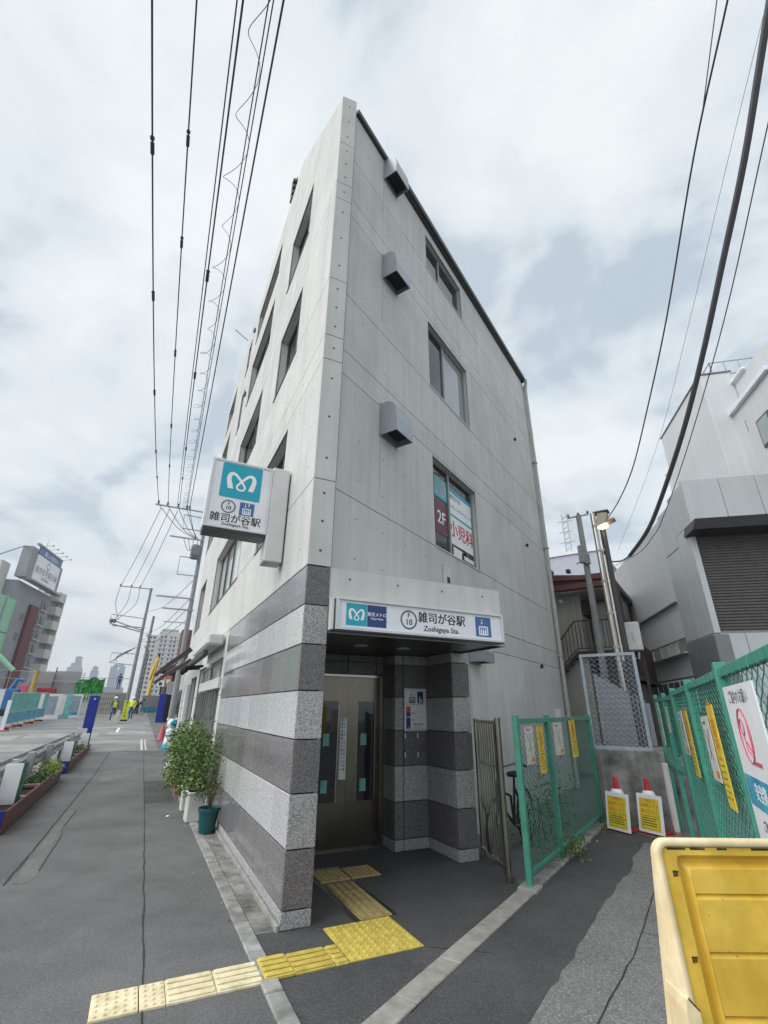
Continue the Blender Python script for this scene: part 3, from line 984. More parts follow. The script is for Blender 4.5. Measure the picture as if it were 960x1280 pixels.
# shop front panes
window(bd, LM, (0, 0, 0), 0, shop[0], [6.3, 7.2, 8.0, 8.85], ['green_glass', 'curtain', 'glass_dk', 'glass_sky', 'glass_dk'], dep=.08, fm='alu')
window(bd, LM, (0, 0, 0), 0, shop[1], [11.1], ['glass_dk', 'glass_dk'], dep=.12, sill=False)
window(bd, LM, (0, 0, 0), 0, shop[2], [13.4], ['glass_dk', 'curtain'], dep=.12)
for k in range(9):
    b = MB('clad_dk'); b.box(-.03, .02, 5.75 + k * .42, 5.80 + k * .42, .36, 2.0)
    b.build('louvre_bar', bd)
b = MB('offwhite'); b.box(-.07, -.004, 5.3, 8.6, 2.02, 2.22, .01); b.build('shop_sign_board', bd, label='blank white board across the shop windows')
b = MB('print_w'); b.box(.10, .106, 5.6, 6.2, .9, 1.5); b.build('poster', bd)
b = MB('white_face'); b.box(-.12, -.004, 11.95, 12.3, 1.2, 2.35, .02); b.build('wall_box', bd)
# small ventilators on the far part of the facade
for z in (14.03, 11.28, 8.5):
    b = MB('frame_dk'); b.box(-.07, -.002, 8.72, 8.86, z - .08, z + .08, .02); b.build('vent_cap', bd)
# roof aerial of three pairs
b = MB('pole_dk'); b.tube([(.12, 4.7, 15.0), (.12, 4.7, 16.6)], .018, 6)
for k in range(4):
    b.box(.0, .24, 4.6, 4.8, 15.45 + k * .26, 15.60 + k * .26, .02)
b.build('roof_aerial', bd)
b = MB('offwhite'); b.tube([(-.05, 10.4, 14.9), (-.6, 10.2, 15.05)], .025, 6); b.build('wall_bracket', bd)

# --- corner pier front (v = 0, u 0...265)
PM = lambda a, dpt, z: (a, dpt, z)
zs = JZ[:8] + [11.88]
for z0, z1 in zip(zs, zs[1:]):
    b = MB('concrete')
    if z1 < 11.5:
        b.box(0, .265, 0, .0355, z0 + GAP / 2, z1 - GAP / 2)
        b.box(.2302, .265, .0355, .30, z0 + GAP / 2, z1 - GAP / 2)
    else:
        b.prism([(0, 0, z0 + GAP / 2), (.265, 0, z0 + GAP / 2), (.265, 0, z1 + .06), (0, 0, z1)], (0, .0355, 0))
        b.prism([(.2302, .0355, z0 + GAP / 2), (.265, .0355, z0 + GAP / 2), (.265, .0355, z1 + .12), (.2302, .0355, z1 + .1)], (0, .3, 0))
    b.build('pier_panel', bd)
b = MB('joint'); b.box(.036, .230, .0356, .30, 0, 11.7); b.build('pier_core', bd)
b = MB('hole')
for z0, z1 in zip(zs, zs[1:]):
    for k in range(1 if z1 - z0 < .8 else 3):
        z = z0 + (z1 - z0) * (k + .5) / (1 if z1 - z0 < .8 else 3)
        b.prism([(.135 + .017 * math.cos(i * PI / 4), -.0015, z + .017 * math.sin(i * PI / 4)) for i in range(8)], (0, .003, 0))
b.build('tie_hole', bd, kind='stuff')

# --- right facade
RL, RR = (.331, .169, 0), rad(30.06)
RM = lambda a, dpt, z: (a, dpt, z)
rwin = [(2.57, 4.43, 4.165, 5.86), (2.57, 4.43, 7.385, 9.02), (2.60, 4.42, 10.565, 11.62)]
DOORHOLE = (-.5, 2.66, -1, 2.44)
RZ = [0.0, 2.70, 3.105] + JZ[1:8] + [11.86]
facade(bd, RM, RL, RR, 0.0, 9.40, RZ, rwin + [DOORHOLE], rwin + [DOORHOLE], [(0, 1, 11.9)], a_dot=.42)
window(bd, RM, RL, RR, rwin[0], [3.33], ['glass_dk', 'glass_dk'], dep=.085, fm='frame_md')
window(bd, RM, RL, RR, rwin[1], [3.36], ['glass_dk', 'glass_sky'], dep=.085, fm='frame_md')
window(bd, RM, RL, RR, rwin[2], [3.36], ['glass_dk', 'glass_dk'], dep=.085, fm='frame_md')
b = MB('flash_dk'); b.box(-.02, 9.28, -.07, .05, 11.865, 11.99, .01); b.box(1.4, 9.3, -.13, -.0705, 11.90, 12.05, .01)
b.build('roof_edge', bd, RL, RR, label='dark metal roof edge and gutter')
# roof volumes behind the eave
A_, B_ = (.1, .12, 11.86), (8.40, 4.86, 11.86)
A2, B2 = (.27, 3.35, 14.8), (7.0, 7.3, 14.8)
b = MB('flash_dk')
b.quad(A_, B_, B2, A2); b.quad(A2, B2, (7.0, 14.9, 14.8), (.27, 14.9, 14.8))
b.build('roof', bd)
b = MB('concrete')
b.quad((8.36, 4.95, 0), B_, B2, (7.0, 7.3, 0)); b.quad((7.0, 7.3, 0), B2, (7.0, 14.9, 14.8), (7.0, 14.9, 0)); b.quad((7.0, 14.9, 0), (7.0, 14.9, 14.8), (.27, 14.9, 14.8), (.27, 14.9, 0))
b.build('rear_wall', bd)

# vent hoods
def hood(a, z, wd=.46, dp=.28, h=.54):
    prof = [(0, 0), (0, h), (-.12, h), (-.20, h - .04), (-.255, h - .13), (-dp, h * .45), (-dp, .0)]
    t = .012
    b = MB('hood')
    n = len(prof)
    # outer curved skin made of thin slabs
    for i in range(1, n - 1):
        p, q = prof[i], prof[i + 1]
        vx, vz = q[0] - p[0], q[1] - p[1]
        L = math.hypot(vx, vz); nx, nz = -vz / L * t, vx / L * t
        b.prism([(0, p[0], p[1]), (0, q[0], q[1]), (0, q[0] - nx, q[1] - nz), (0, p[0] - nx, p[1] - nz)], (wd, 0, 0))
    side = [(0, x, y) for x, y in prof]
    b.prism(side, (t, 0, 0))
    b.prism([(wd - t, x, y) for _, x, y in side], (t, 0, 0))
    b.box(-.03, wd + .03, -.012, -.0015, -.03, h + .03)
    o = b.build('vent_hood', bd, (RL[0] + a * math.cos(RR), RL[1] + a * math.sin(RR), z), RR)
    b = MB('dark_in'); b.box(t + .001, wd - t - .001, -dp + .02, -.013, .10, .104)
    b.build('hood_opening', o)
    b = MB('hole'); b.box(-.004, .0, -.0022, -.0012, -1.0, -.03); b.build('rust_streak', o)
for z in (5.41, 8.61, 11.31):
    hood(.93, z)
hood(3.62, 2.42, .46, .26, .30)
# pipe sleeves, little vents
for a, z in ((7.64, 8.82), (7.62, 5.62), (7.67, 2.64)):
    b = MB('rubber'); b.tube([(a, -.05, z), (a, .01, z)], .045, 10); b.build('pipe_sleeve', bd, RL, RR)
b = MB('offwhite'); b.box(2.78, 3.02, -.035, -.002, 3.56, 3.86, .006); ob = b.build('wall_plate', bd, RL, RR)
b = MB('print_k'); b.box(2.87, 2.96, -.046, -.0351, 3.60, 3.70, .004); b.build('plate_slot', ob)
b = MB('offwhite'); b.box(8.35, 8.62, -.13, -.002, 1.35, 1.72, .01); b.build('meter_box', bd, RL, RR)
# drain pipe
b = MB('pvc'); b.tube([(9.32, -.075, 0.0), (9.32, -.075, 11.55), (9.31, -.09, 11.7), (9.27, -.13, 11.83), (9.22, -.14, 11.95)], .052, 12)
for z in (1.7, 4.25, 7.2, 9.8, 11.6):
    b.lathe([(.058, 0), (.058, .16)], 12, (9.32, -.075, z))
for z in (3.0, 6.0, 8.8):
    b.box(9.24, 9.40, -.135, -.002, z, z + .03)
b.build('drain_pipe', bd, RL, RR, smooth=False)

# --- lintel and recessed entrance
b = MB('concrete')
b.prism([(.266, .012, 2.45), (2.57, .012, 2.45), (2.57, 1.40, 2.45), (.40, .16, 2.45)], (0, 0, .655))
b.build('entrance_lintel', bd)
b = MB('hole')
for u in (.5, 1.1, 1.7, 2.3):
    b.prism([(u + .014 * math.cos(i * PI / 4), .0105, 3.0 + .014 * math.sin(i * PI / 4)) for i in range(8)], (0, .003, 0))
b.build('tie_hole', bd, kind='stuff')
for i in range(3):
    b = MB('soffit'); b.box(.27 + .77 * i + .004, .27 + .77 * (i + 1) - .004, .02, 1.0, 2.425, 2.447)
    b.build('soffit_panel', bd)
    b = MB('soffit'); b.box(.27 + .77 * i + .004, .27 + .77 * (i + 1) - .004, 1.006, 1.99, 2.425, 2.447)
    b.build('soffit_panel', bd)
b = MB('steel_dk'); b.box(.27, 2.585, -.004, .019, 2.405, 2.449); b.box(2.572, 2.60, .02, 1.35, 2.405, 2.60); b.build('soffit_edge', bd)
for u in (1.04, 1.65):
    b = MB('dlight'); b.lathe([(.085, -.012), (.085, 0)], 20, (u, .92, 2.424)); b.build('downlight', bd)

TILE = {}


def tile(dx, dy, dz, mt, loc, rotz=0, parent=None):
    key = (round(dx, 3), round(dy, 3), round(dz, 3), mt)
    if key not in TILE:
        b = MB(mt); b.box(0, dx, 0, dy, 0, dz, .004); TILE[key] = b.mesh('granite_tile')
    return link(TILE[key], 'granite_tile', parent or bd, loc, rotz)


ROWS = [(0.0, .13, 'L'), (.13, .55, 'D'), (.55, .97, 'L'), (.97, 1.41, 'D'), (1.41, 1.84, 'L'), (1.84, 2.28, 'D'), (2.28, 2.68, 'L'), (2.68, 3.10, 'D')]
g2 = .011
for z0, z1, kd in ROWS:
    # left face, polished
    mt = 'granite_light_p' if kd == 'L' else 'granite_dark_p'
    k = 9 if z1 > .2 else 4
    v0, v1 = .03, 5.12
    for i in range(k):
        a, c = v0 + (v1 - v0) * i / k, v0 + (v1 - v0) * (i + 1) / k
        tile(.028, c - a - g2, z1 - z0 - g2, mt if z1 > .2 else 'granite_light', (.002, a + g2 / 2, z0 + g2 / 2))
    # pier front, rough
    mt = 'granite_light' if kd == 'L' else 'granite_dark'
    tile(.262, .027, z1 - z0 - g2, mt, (0.002, .001, z0 + g2 / 2))
    # pier inner side
    tile(.028, .55, z1 - z0 - g2, mt, (.2345, .030, z0 + g2 / 2)) if z1 < 2.4 else None
    if z0 > 2.4:
        continue
    zt = min(z1, 2.42)
    # wall panel with the sign (faces the camera at v = 1.66)
    for u0, u1 in ((1.905, 2.045), (2.045, 2.435)):
        tile(u1 - u0 - g2, .03, zt - z0 - g2, mt, (u0 + g2 / 2, 1.66, z0 + g2 / 2))
    # return of that panel beside the doors
    tile(.03, .30, zt - z0 - g2, mt, (1.903, 1.694, z0 + g2 / 2))
    # inner side of the right pillar, two widths
    for v0_, v1_ in ((.975, 1.50), (1.50, 1.655)):
        tile(.03, v1_ - v0_ - g2, zt - z0 - g2, mt, (2.412, v0_ + g2 / 2, z0 + g2 / 2))
    # pillar front and outer side
    tile(.28, .03, zt - z0 - g2, mt, (2.412, .942, z0 + g2 / 2))
    tile(.03, .58, zt - z0 - g2, mt, (2.664, .976, z0 + g2 / 2))
# dark backing behind the joints
b = MB('joint')
b.box(1.907, 2.44, 1.693, 1.98, 0, 2.44)
b.box(2.4425, 2.663, .973, 1.75, 0, 2.44)
b.build('pillar_core', bd)
# wall above and around the lift doors
for u0, u1 in ((.27, .70), (.70, 1.31), (1.31, 1.77), (1.77, 1.90)):
    for z0, z1 in ((2.145, 2.32), (2.32, 2.42)):
        tile(u1 - u0 - g2, .03, z1 - z0 - g2, 'granite_dark', (u0 + g2 / 2, 2.0, z0 + g2 / 2))
for z0, z1, kd in ROWS[:6]:
    tile(.50, .03, min(z1, 2.14) - z0 - g2, 'granite_light' if kd == 'L' else 'granite_dark', (.275, 2.0, z0 + g2 / 2))
b = MB('joint'); b.box(.266, 1.92, 2.031, 2.35, 0, 2.44); b.box(.2645, .272, .6, 2.0, 0, 2.44); b.build('entrance_back', bd)

ld = MB('steel')
ld.box(.782, .828, 1.985, 2.06, .0, 2.145, .004); ld.box(1.862, 1.902, 1.985, 2.06, .0, 2.145, .004); ld.box(.829, 1.861, 1.986, 2.058, 2.105, 2.144, .004)
lf = ld.build('lift_frame', bd)
b = MB('steel_dk'); b.box(.829, 1.861, 1.96, 2.03, -.01, .008); b.build('threshold', lf)
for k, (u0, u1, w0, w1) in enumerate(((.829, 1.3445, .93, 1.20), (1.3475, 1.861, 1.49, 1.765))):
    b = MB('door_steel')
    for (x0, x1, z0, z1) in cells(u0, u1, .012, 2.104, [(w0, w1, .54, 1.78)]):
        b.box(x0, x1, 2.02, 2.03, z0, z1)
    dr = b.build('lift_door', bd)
    b = MB('blackglass'); b.box(w0 - .004, w1 + .004, 2.0235, 2.0285, .536, 1.784); b.build('door_window', dr)
    b = MB('steel_dk')
    for x in (w0, w1):
        b.box(x - .006, x + .006, 2.0165, 2.0232, .534, 1.786)
    b.build('window_trim', dr)
    for z in (1.21, .65):
        for j in (0,):
            b = MB('panel_aqua'); b.box(w0 + .06, w0 + .15, 2.0215, 2.0232, z, z + .15); b.build('sticker', dr)
b = MB('print_w'); b.box(1.235, 1.335, 2.0155, 2.0185, .80, 1.56); nt_ = b.build('paper_notice', None, (PX, PY, 0), FROT)
tag(nt_, 'tall narrow white paper notice taped to the steel lift doors', 'notice')
for i, (x, s) in enumerate(((1.312, 'エレベーターをご利用のお客様へ'), (1.272, '混雑時は順番にお並びください'))):
    for j, ch in enumerate(s):
        text(ch, .038, 'print_k', nt_, (x - .01, 2.0146, 1.53 - j * .047), bold=.01)

# wall information sign
ws = thing('wall_sign', 'white lift information plate with blue squares on granite wall inside entrance', 'sign', B(2.235, 1.648, 1.40), FROT)
b = MB('white_face'); b.box(-.18, .178, -.006, .010, 0, .56, .003); b.build('sign_plate', ws)
b = MB('print_k'); y = -.0066
for (x0, x1, z0, z1) in ((-.155, .155, .533, .536), (-.155, .155, .345, .348), (-.155, -.152, .345, .536), (.152, .155, .345, .536), (-.15, .165, .012, .018)):
    b.box(x0, x1, y, y + .0006, z0, z1)
b.build('border_line', ws)
lift_icon(ws, -.14, .35, .17, -.0068, mt='print_k')
b = MB('navy'); b.box(.03, .13, -.0072, -.006, .36, .52); b.box(-.155, -.085, -.0072, -.006, .03, .175); b.box(-.155, -.085, -.0072, -.006, .185, .24); b.build('navy_square', ws)
b = MB('print_pink'); b.box(-.155, -.085, -.0072, -.006, .24, .32); b.build('pink_square', ws)
b = MB('yel_notice'); b.box(-.06, .165, -.007, -.006, .182, .187); b.build('divider', ws)
text('b', .11, 'print_w', ws, (.082, -.0076, .405), bold=.02)
text('入口', .035, 'print_k', ws, (-.04, -.0068, .225), bold=.02)
text('13', .03, 'print_w', ws, (-.12, -.0076, .045))
text('副都心線改札口', .026, 'print_k', ws, (.045, -.0068, .085), bold=.015)
text('Fukutoshin Line Gates', .015, 'print_k', ws, (.03, -.0068, .058)); text('Elevator to ticket gates', .013, 'print_k', ws, (.03, -.0068, .038))
b = MB('print_k'); ring(b, -.045, -.0068, .14, .014, .019, 18); b.build('ring_mark', ws)
for k in range(4):
    b = MB('print_w'); b.box(-.17 + (k % 2) * .20, -.155 + (k % 2) * .20, .0115 - .004, .0119, -.09 - (k // 2) * .24, -.03 - (k // 2) * .24); b.build('tape_mark', ws)

# ------------------------------------------------------------------ projecting blade sign
bs = thing('projecting_sign', 'square white illuminated station sign with teal emblem projecting from left wall', 'sign', B(-.26, 1.12, 3.76), FROT)
b = MB('white_frame')
W_, H_ = .79, .965
b.box(-W_, 0, 0.0, .30, 0.0, .03, .004); b.box(-W_, 0, 0, .30, H_ - .03, H_, .004)
b.box(-W_, -W_ + .03, .001, .299, .03, H_ - .03); b.box(-.03, 0, .001, .299, .03, H_ - .03)
b.build('frame', bs)
b = MB('white_face'); b.box(-W_ + .031, -.031, .012, .288, .031, H_ - .031); b.build('light_panel', bs)
b = MB('soffit'); b.box(-W_ + .01, -.005, .02, .28, -.045, -.001, .004); b.build('base_tray', bs)
b = MB('offwhite'); b.box(.002, .24, -.0, .24, -.35, 1.0, .012); b.build('mounting_box', bs)
b = MB('steel_dk'); b.box(.006, .236, .004, .236, -.358, -.3505); b.build('box_bottom', bs)
yf = .0112
b = MB('teal'); rrect(b, -.655, -.135, .43, .925, yf - .001, .025); b.build('teal_square', bs)
ribbon_logo(bs, -.395, yf - .001, .675, .175)
b = MB('print_grey'); ring(b, -.515, yf - .0005, .305, .074, .092); b.build('ring', bs)
text('F', .055, 'print_k', bs, (-.515, yf - .0005, .345), bold=.03)
text('10', .075, 'print_k', bs, (-.515, yf - .0005, .285), bold=.025)
b = MB('blue_p'); b.box(-.375, -.19, yf - .0012, yf, .215, .395); b.build('blue_square', bs)
lift_icon(bs, -.375, .215, .185, yf - .0014, True, True)
text('雑司が谷駅', .128, 'print_k', bs, (-.405, yf - .0005, .138), bold=.018)
text('Zoshigaya Sta.', .058, 'print_k', bs, (-.40, yf - .0005, .062), bold=.015, sx=1.05)

# ------------------------------------------------------------------ entrance light-box sign
es = thing('entrance_sign', 'long white station name light box above the lift entrance', 'sign', B(.31, -.12, 2.43), FROT)
b = MB('alu')
b.box(0, 2.17, -.012, .125, 0, .028, .003); b.box(0, 2.17, -.012, .125, .309, .337, .003); b.box(0, .030, -.011, .124, .028, .309); b.box(2.140, 2.17, -.011, .124, .028, .309)
b.build('frame', es)
b = MB('white_face'); b.box(.0305, 2.1395, .010, .12, .0285, .3085); b.build('light_panel', es)
b = MB('soffit'); b.box(-.004, 2.174, .004, .122, -.012, -.0005); b.build('base_tray', es)
b = MB('offwhite'); b.box(-.044, -.018, .02, .11, 0, .33); b.build('end_bracket', es)
b = MB('dark_in'); b.box(-.017, -.003, .03, .11, .01, .32); b.build('end_gap', es)
yf = .0095
b = MB('teal'); b.box(.115, .352, yf - .0012, yf, .052, .282); b.build('teal_square', es)
ribbon_logo(es, .233, yf - .0012, .168, .085)
b = MB('navy'); b.box(.357, .585, yf - .0012, yf, .052, .282); b.build('navy_square', es)
text('東京メトロ', .046, 'print_w', es, (.471, yf - .0016, .182), bold=.02)
text('Tokyo Metro', .028, 'print_w', es, (.471, yf - .0016, .140), bold=.025)
b = MB('print_grey'); ring(b, .862, yf - .0005, .166, .086, .106, 36); b.build('ring', es)
text('F', .072, 'print_k', es, (.862, yf - .0005, .213), bold=.022)
text('10', .092, 'print_k', es, (.862, yf - .0005, .138), bold=.018)
text('雑司が谷駅', .128, 'print_k', es, (1.300, yf - .0005, .200), bold=.024)
text('Zoshigaya Sta.', .083, 'print_k', es, (1.29, yf - .0005, .085), bold=.02)
b = MB('blue_p'); b.box(1.765, 1.99, yf - .0012, yf, .052, .282); b.build('blue_square', es)
lift_icon(es, 1.765, .052, .225, yf - .0016)

# ------------------------------------------------------------------ posters in the clinic window
fo = R(-.2, 0, 0)
cw = thing('window_poster', 'white clinic poster with crimson characters in the second floor window', 'poster', R(-.107, 3.37, 4.22), RROT)
# poster faces +n (local x), runs along +d (local y)
TR = (PI / 2, 0, PI / 2)
b = MB('print_w'); b.box(-.002, .0, 0, 1.0, .25, 1.38); b.build('sheet', cw)
b = MB('teal'); b.box(.0001, .0012, 0, 1.0, 1.29, 1.38); b.build('teal_band', cw); b = MB('teal'); b.box(.0001, .0012, 0, 1.0, .80, .845); b.build('teal_band', cw)
text('雑司が谷', .12, 'print_k', cw, (.0006, .27, 1.20), TR)
text('ちゃん こどもクリニック', .092, 'print_k', cw, (.0006, .50, 1.0), TR, bold=.005)
text('小児科', .345, 'print_r', cw, (.0006, .50, .53), TR, bold=.03)
b = MB('white_face'); b.box(-.001, .001, .1, .45, .03, .20); b.box(-.001, .001, .55, 1.0, .06, .14); b.build('loose_paper', cw)
c2 = thing('window_poster', 'maroon 2F poster in the narrow left pane of the clinic window', 'poster', R(-.107, 2.85, 4.22), RROT)
b = MB('print_mar'); b.box(-.002, 0, -.05, .43, .30, .90); b.build('maroon_sheet', c2)
text('2F', .34, 'print_w', c2, (.0006, .19, .60), TR, bold=.015)
b = MB('panel_aqua'); b.box(-.002, 0, -.05, .43, .98, 1.40); b.build('aqua_sheet', c2)
b = MB('teal'); b.box(.0002, .0012, -.05, .43, .98, 1.03); ringb = b.build('teal_band', c2)
b = MB('panel_grey')
pts = [(.0006, .19 + .13 * math.cos(i * PI / 10), 1.19 + .13 * math.sin(i * PI / 10)) for i in range(20)]
b.prism(pts, (.0006, 0, 0)); b.build('round_mark', c2)

# ------------------------------------------------------------------ shop awning
aw = thing('shop_awning', 'dark retracted awning with pale fabric roll over the shop beside the granite', 'awning', B(-.02, 5.3, 2.75), FROT)
b = MB('offwhite'); b.box(-.34, -.02, 0.1, 3.0, .08, .32, .04); b.build('awning_cassette', aw)
b = MB('flash_dk'); b.box(-.40, -.30, -.02, 4.0, -.16, -.02, .02); b.build('front_bar', aw)
b = MB('flash_dk')
b.tube([(-.35, 4.2, .36), (-.70, 8.0, .22), (-.95, 10.6, .05)], .09, 4); b.build('awning_arm', aw)
b = MB('flash_dk')
b.tube([(-.30, 4.2, .08), (-.66, 8.0, -.04), (-.92, 10.6, -.22)], .08, 4); b.build('awning_arm', aw)
for y_ in (2.6, 3.4):
    b = MB('black_f'); b.tube([(-.1, y_, -.15), (-.45, y_ - .2, -.2)], .03, 6); b.ball((-.5, y_ - .22, -.25), .07, .07, .09); b.build('spotlight', aw)
b = MB('white_face'); b.ball((-.2, .45, -.30), .055); b.build('lamp_globe', aw)

# ================================================================== right side of the lane
def chain_mesh(b, length, z0, z1, pitch=.045, step=.05, r=.0021, x=0.0):
    """diamond wire mesh in the local y-z plane at x, wires zigzag upwards, three sided"""
    n = int(length / pitch)
    k = max(2, int((z1 - z0) / (step / 2)))
    for i in range(n + 1):
        y0 = i * pitch
        path = []
        for j in range(k + 1):
            s = 1 if (j + i) % 2 else 0
            yy = min(max(y0 + (pitch * s if i % 2 == 0 else pitch * s), 0), length)
            path.append((x + (.002 if j % 2 else -.002), yy, z0 + (z1 - z0) * j / k))
        b.tube(path, r, 3, caps=False)
    return b


def mesh_fence(th, posts, z0, z1, pw=.06, fm='green_f', mm='green_m', zbase=0.0, ztop=None, lattice=True, ribs=False, pitch=.058, step=.075, r=.0032):
    """posts: list of y positions in the thing's local frame; bays between them"""
    for y in posts:
        b = MB(fm); b.box(-pw / 2, pw / 2, y - pw / 2, y + pw / 2, zbase, (ztop or z1) + .03, .006); b.build('post', th)
    for y0, y1 in zip(posts, posts[1:]):
        a, c = y0 + pw / 2, y1 - pw / 2
        rl = MB(fm); rl.box(-.022, .022, a, c, z1 - .06, z1 - .005, .004); o = rl.build('rail', th)
        rl = MB(fm); rl.box(-.02, .02, a, c, z0, z0 + .045, .004); rl.build('rail', th)
        cm = MB(mm)
        L = c - a
        cm.T = Matrix.Translation((0, a, 0))
        chain_mesh(cm, L, z0 + .045, z1 - .06, pitch=pitch, step=step, r=r)
        cm.build('wire_mesh', th, kind='stuff')


def notice_white(loc, rotz, w_, h_, lab, tilt=0.0, cat='notice', grp='white notices on the fences'):
    t = thing('white_notice', lab, cat, loc, rotz, grp)
    b = MB('paper'); b.box(-.003, .003, -w_ / 2, w_ / 2, -h_ / 2, h_ / 2); b.build('sheet', t)
    b = MB('print_grey')
    for s in (-1, 1):
        b.tube([(.0045, s * w_ * .30, h_ * .30), (.0045, s * -w_ * .05, h_ * .02), (.0045, s * w_ * .18, -h_ * .18)], .0022, 4)
    b.box(.0031, .0041, -w_ * .3, w_ * .1, h_ * .38, h_ * .42)
    b.build('line_drawing', t)
    b = MB('print_or'); b.box(.0031, .0042, w_ * .05, w_ * .42, -h_ * .45, -h_ * .34); b.build('orange_mark', t)
    t.rotation_euler = (tilt, 0, rotz)
    return t


def notice_yellow(loc, rotz, w_, h_, lab, tilt=0.0, grp='yellow notice strips on the fences'):
    t = thing('yellow_notice', lab, 'notice', loc, rotz, grp)
    b = MB('yel_notice'); b.box(-.003, .003, -w_ / 2, w_ / 2, -h_ / 2, h_ / 2); b.build('sheet', t)
    for i, ch in enumerate('立入禁止'):
        text(ch, w_ * .62, 'print_or', t, (.0036, 0, h_ * (.42 - i * .125)), (PI / 2, 0, PI / 2), bold=.03)
    b = MB('print_k')
    for i in range(6):
        for j in range(3):
            b.box(.0031, .0038, -w_ * .36 + j * w_ * .26, -w_ * .36 + j * w_ * .26 + w_ * random.uniform(.1, .2), -h_ * (.10 + i * .06) - .006, -h_ * (.10 + i * .06) + .004)
    b.build('small_print', t, kind='stuff')
    t.rotation_euler = (tilt, 0, rotz)
    return t


# --- green fence on the left of the lane, parallel to the building
FD0, FD1 = 1.82, 5.50
fl = thing('mesh_fence', 'green mesh fence of two bays beside the building wall with notices', 'fence', R(1.335, FD0, 0), RROT)
mesh_fence(fl, [0.0, 1.22, FD1 - FD0], .10, 1.60, pw=.065, ztop=1.60)
b = MB('kerb_r'); b.box(-.10, .10, -.12, .10, -.05, .035, .01); b.build('footing', fl)
b = MB('kerb'); b.box(-.07, .07, .15, 3.6, -.05, .03, .01); b.build('footing_strip', fl)
FACE_L = RROT   # notices face +n
notice_white(R(1.375, 2.13, 1.31), FACE_L, .30, .40, 'white drawing notice on the near bay of the left green fence')
notice_yellow(R(1.375, 2.56, 1.24), FACE_L, .22, .52, 'yellow notice strip on the near bay of the left green fence')
notice_white(R(1.375, 3.38, 1.33), FACE_L, .42, .40, 'white drawing notice on the far bay of the left green fence')
notice_yellow(R(1.375, 4.20, 1.30), FACE_L, .32, .50, 'yellow notice strip on the far bay of the left green fence')
# weeds at its foot
def leaf_cloud(b, n, fn, size, flatness=.6):
    for _ in range(n):
        p = fn()
        s = size * random.uniform(.6, 1.35)
        a = Vector((random.gauss(0, 1), random.gauss(0, 1), random.gauss(0, flatness))).normalized()
        c = a.cross(Vector((random.gauss(0, 1), random.gauss(0, 1), random.gauss(0, 1)))).normalized()
        d = a.cross(c)
        q = Vector(p)
        b.add([q - a * s, q + c * s * .42 + d * s * .1, q + a * s, q - c * s * .42 + d * s * .1], [(0, 1, 2), (0, 2, 3)])


wd = thing('weed', 'green leafy weed growing under the left green fence', 'weed', R(1.44, 3.25, 0), RROT)
b = MB('leaf'); leaf_cloud(b, 170, lambda: (random.gauss(0, .07), random.gauss(0, .22), random.uniform(.02, .22)), .028); b.build('foliage', wd, kind='stuff')
b = MB('stem')
for k in range(6): b.tube([(random.gauss(0, .03), k * .08 - .2, 0), (random.gauss(0, .05), k * .08 - .2, .22)], .004, 4)
b.build('stem', wd)
wd2 = thing('weed', 'small weed at the far foot of the left green fence by the block', 'weed', R(1.44, 4.8, 0), RROT)
b = MB('leaf_y'); leaf_cloud(b, 50, lambda: (random.gauss(0, .05), random.gauss(0, .25), random.uniform(.01, .10)), .022); b.build('foliage', wd2, kind='stuff')
b = MB('stem'); b.tube([(0, 0, 0), (.02, .02, .14)], .004, 4); b.build('stem', wd2)
# shrubs behind the fence
sh = thing('shrub', 'dark climbing shrub behind the left green fence', 'shrub', R(.85, 4.0, 0), RROT)
b = MB('leaf2'); leaf_cloud(b, 700, lambda: (random.uniform(-.25, .3), random.uniform(-.9, 1.2), abs(random.gauss(.25, .28))), .03); b.build('foliage', sh, kind='stuff')
b = MB('stem')
for k in range(5): b.tube([(0, k * .3 - .6, 0), (random.gauss(0, .05), k * .3 - .6, .5)], .01, 5)
b.build('stem', sh)

# --- stainless folding gate
ga = Vector(R(1.10, 1.86, 0)); gb = Vector(R(.54, 2.50, 0))
gd = gb - ga
gt = thing('folding_gate', 'narrow stainless bar gate between the pillar and the green fence', 'gate', tuple(ga), math.atan2(gd.y, gd.x))
GL = gd.length
b = MB('steel'); b.tube([(0, 0, 0), (0, 0, 1.60)], .034, 12); b.build('post', gt, smooth=False)
b = MB('steel'); b.tube([(0.07, 0, .06), (.07, 0, 1.57)], .02, 10); b.build('post', gt)
b = MB('steel'); b.tube([(GL, 0, 0), (GL, 0, 1.58)], .028, 12); b.build('post', gt)
b = MB('steel'); b.box(.03, GL, -.02, .02, 1.53, 1.565, .004); b.build('rail', gt)
b = MB('steel'); b.box(.07, GL, -.02, .02, .10, .135, .004); b.build('rail', gt)
barm = None
for k in range(8):
    if barm is None:
        b = MB('steel'); b.box(-.009, .009, -.009, .009, .135, 1.53, .002); barm = b.mesh('bar')
    link(barm, 'bar', gt, (.15 + (GL - .17) * k / 8, 0, 0))

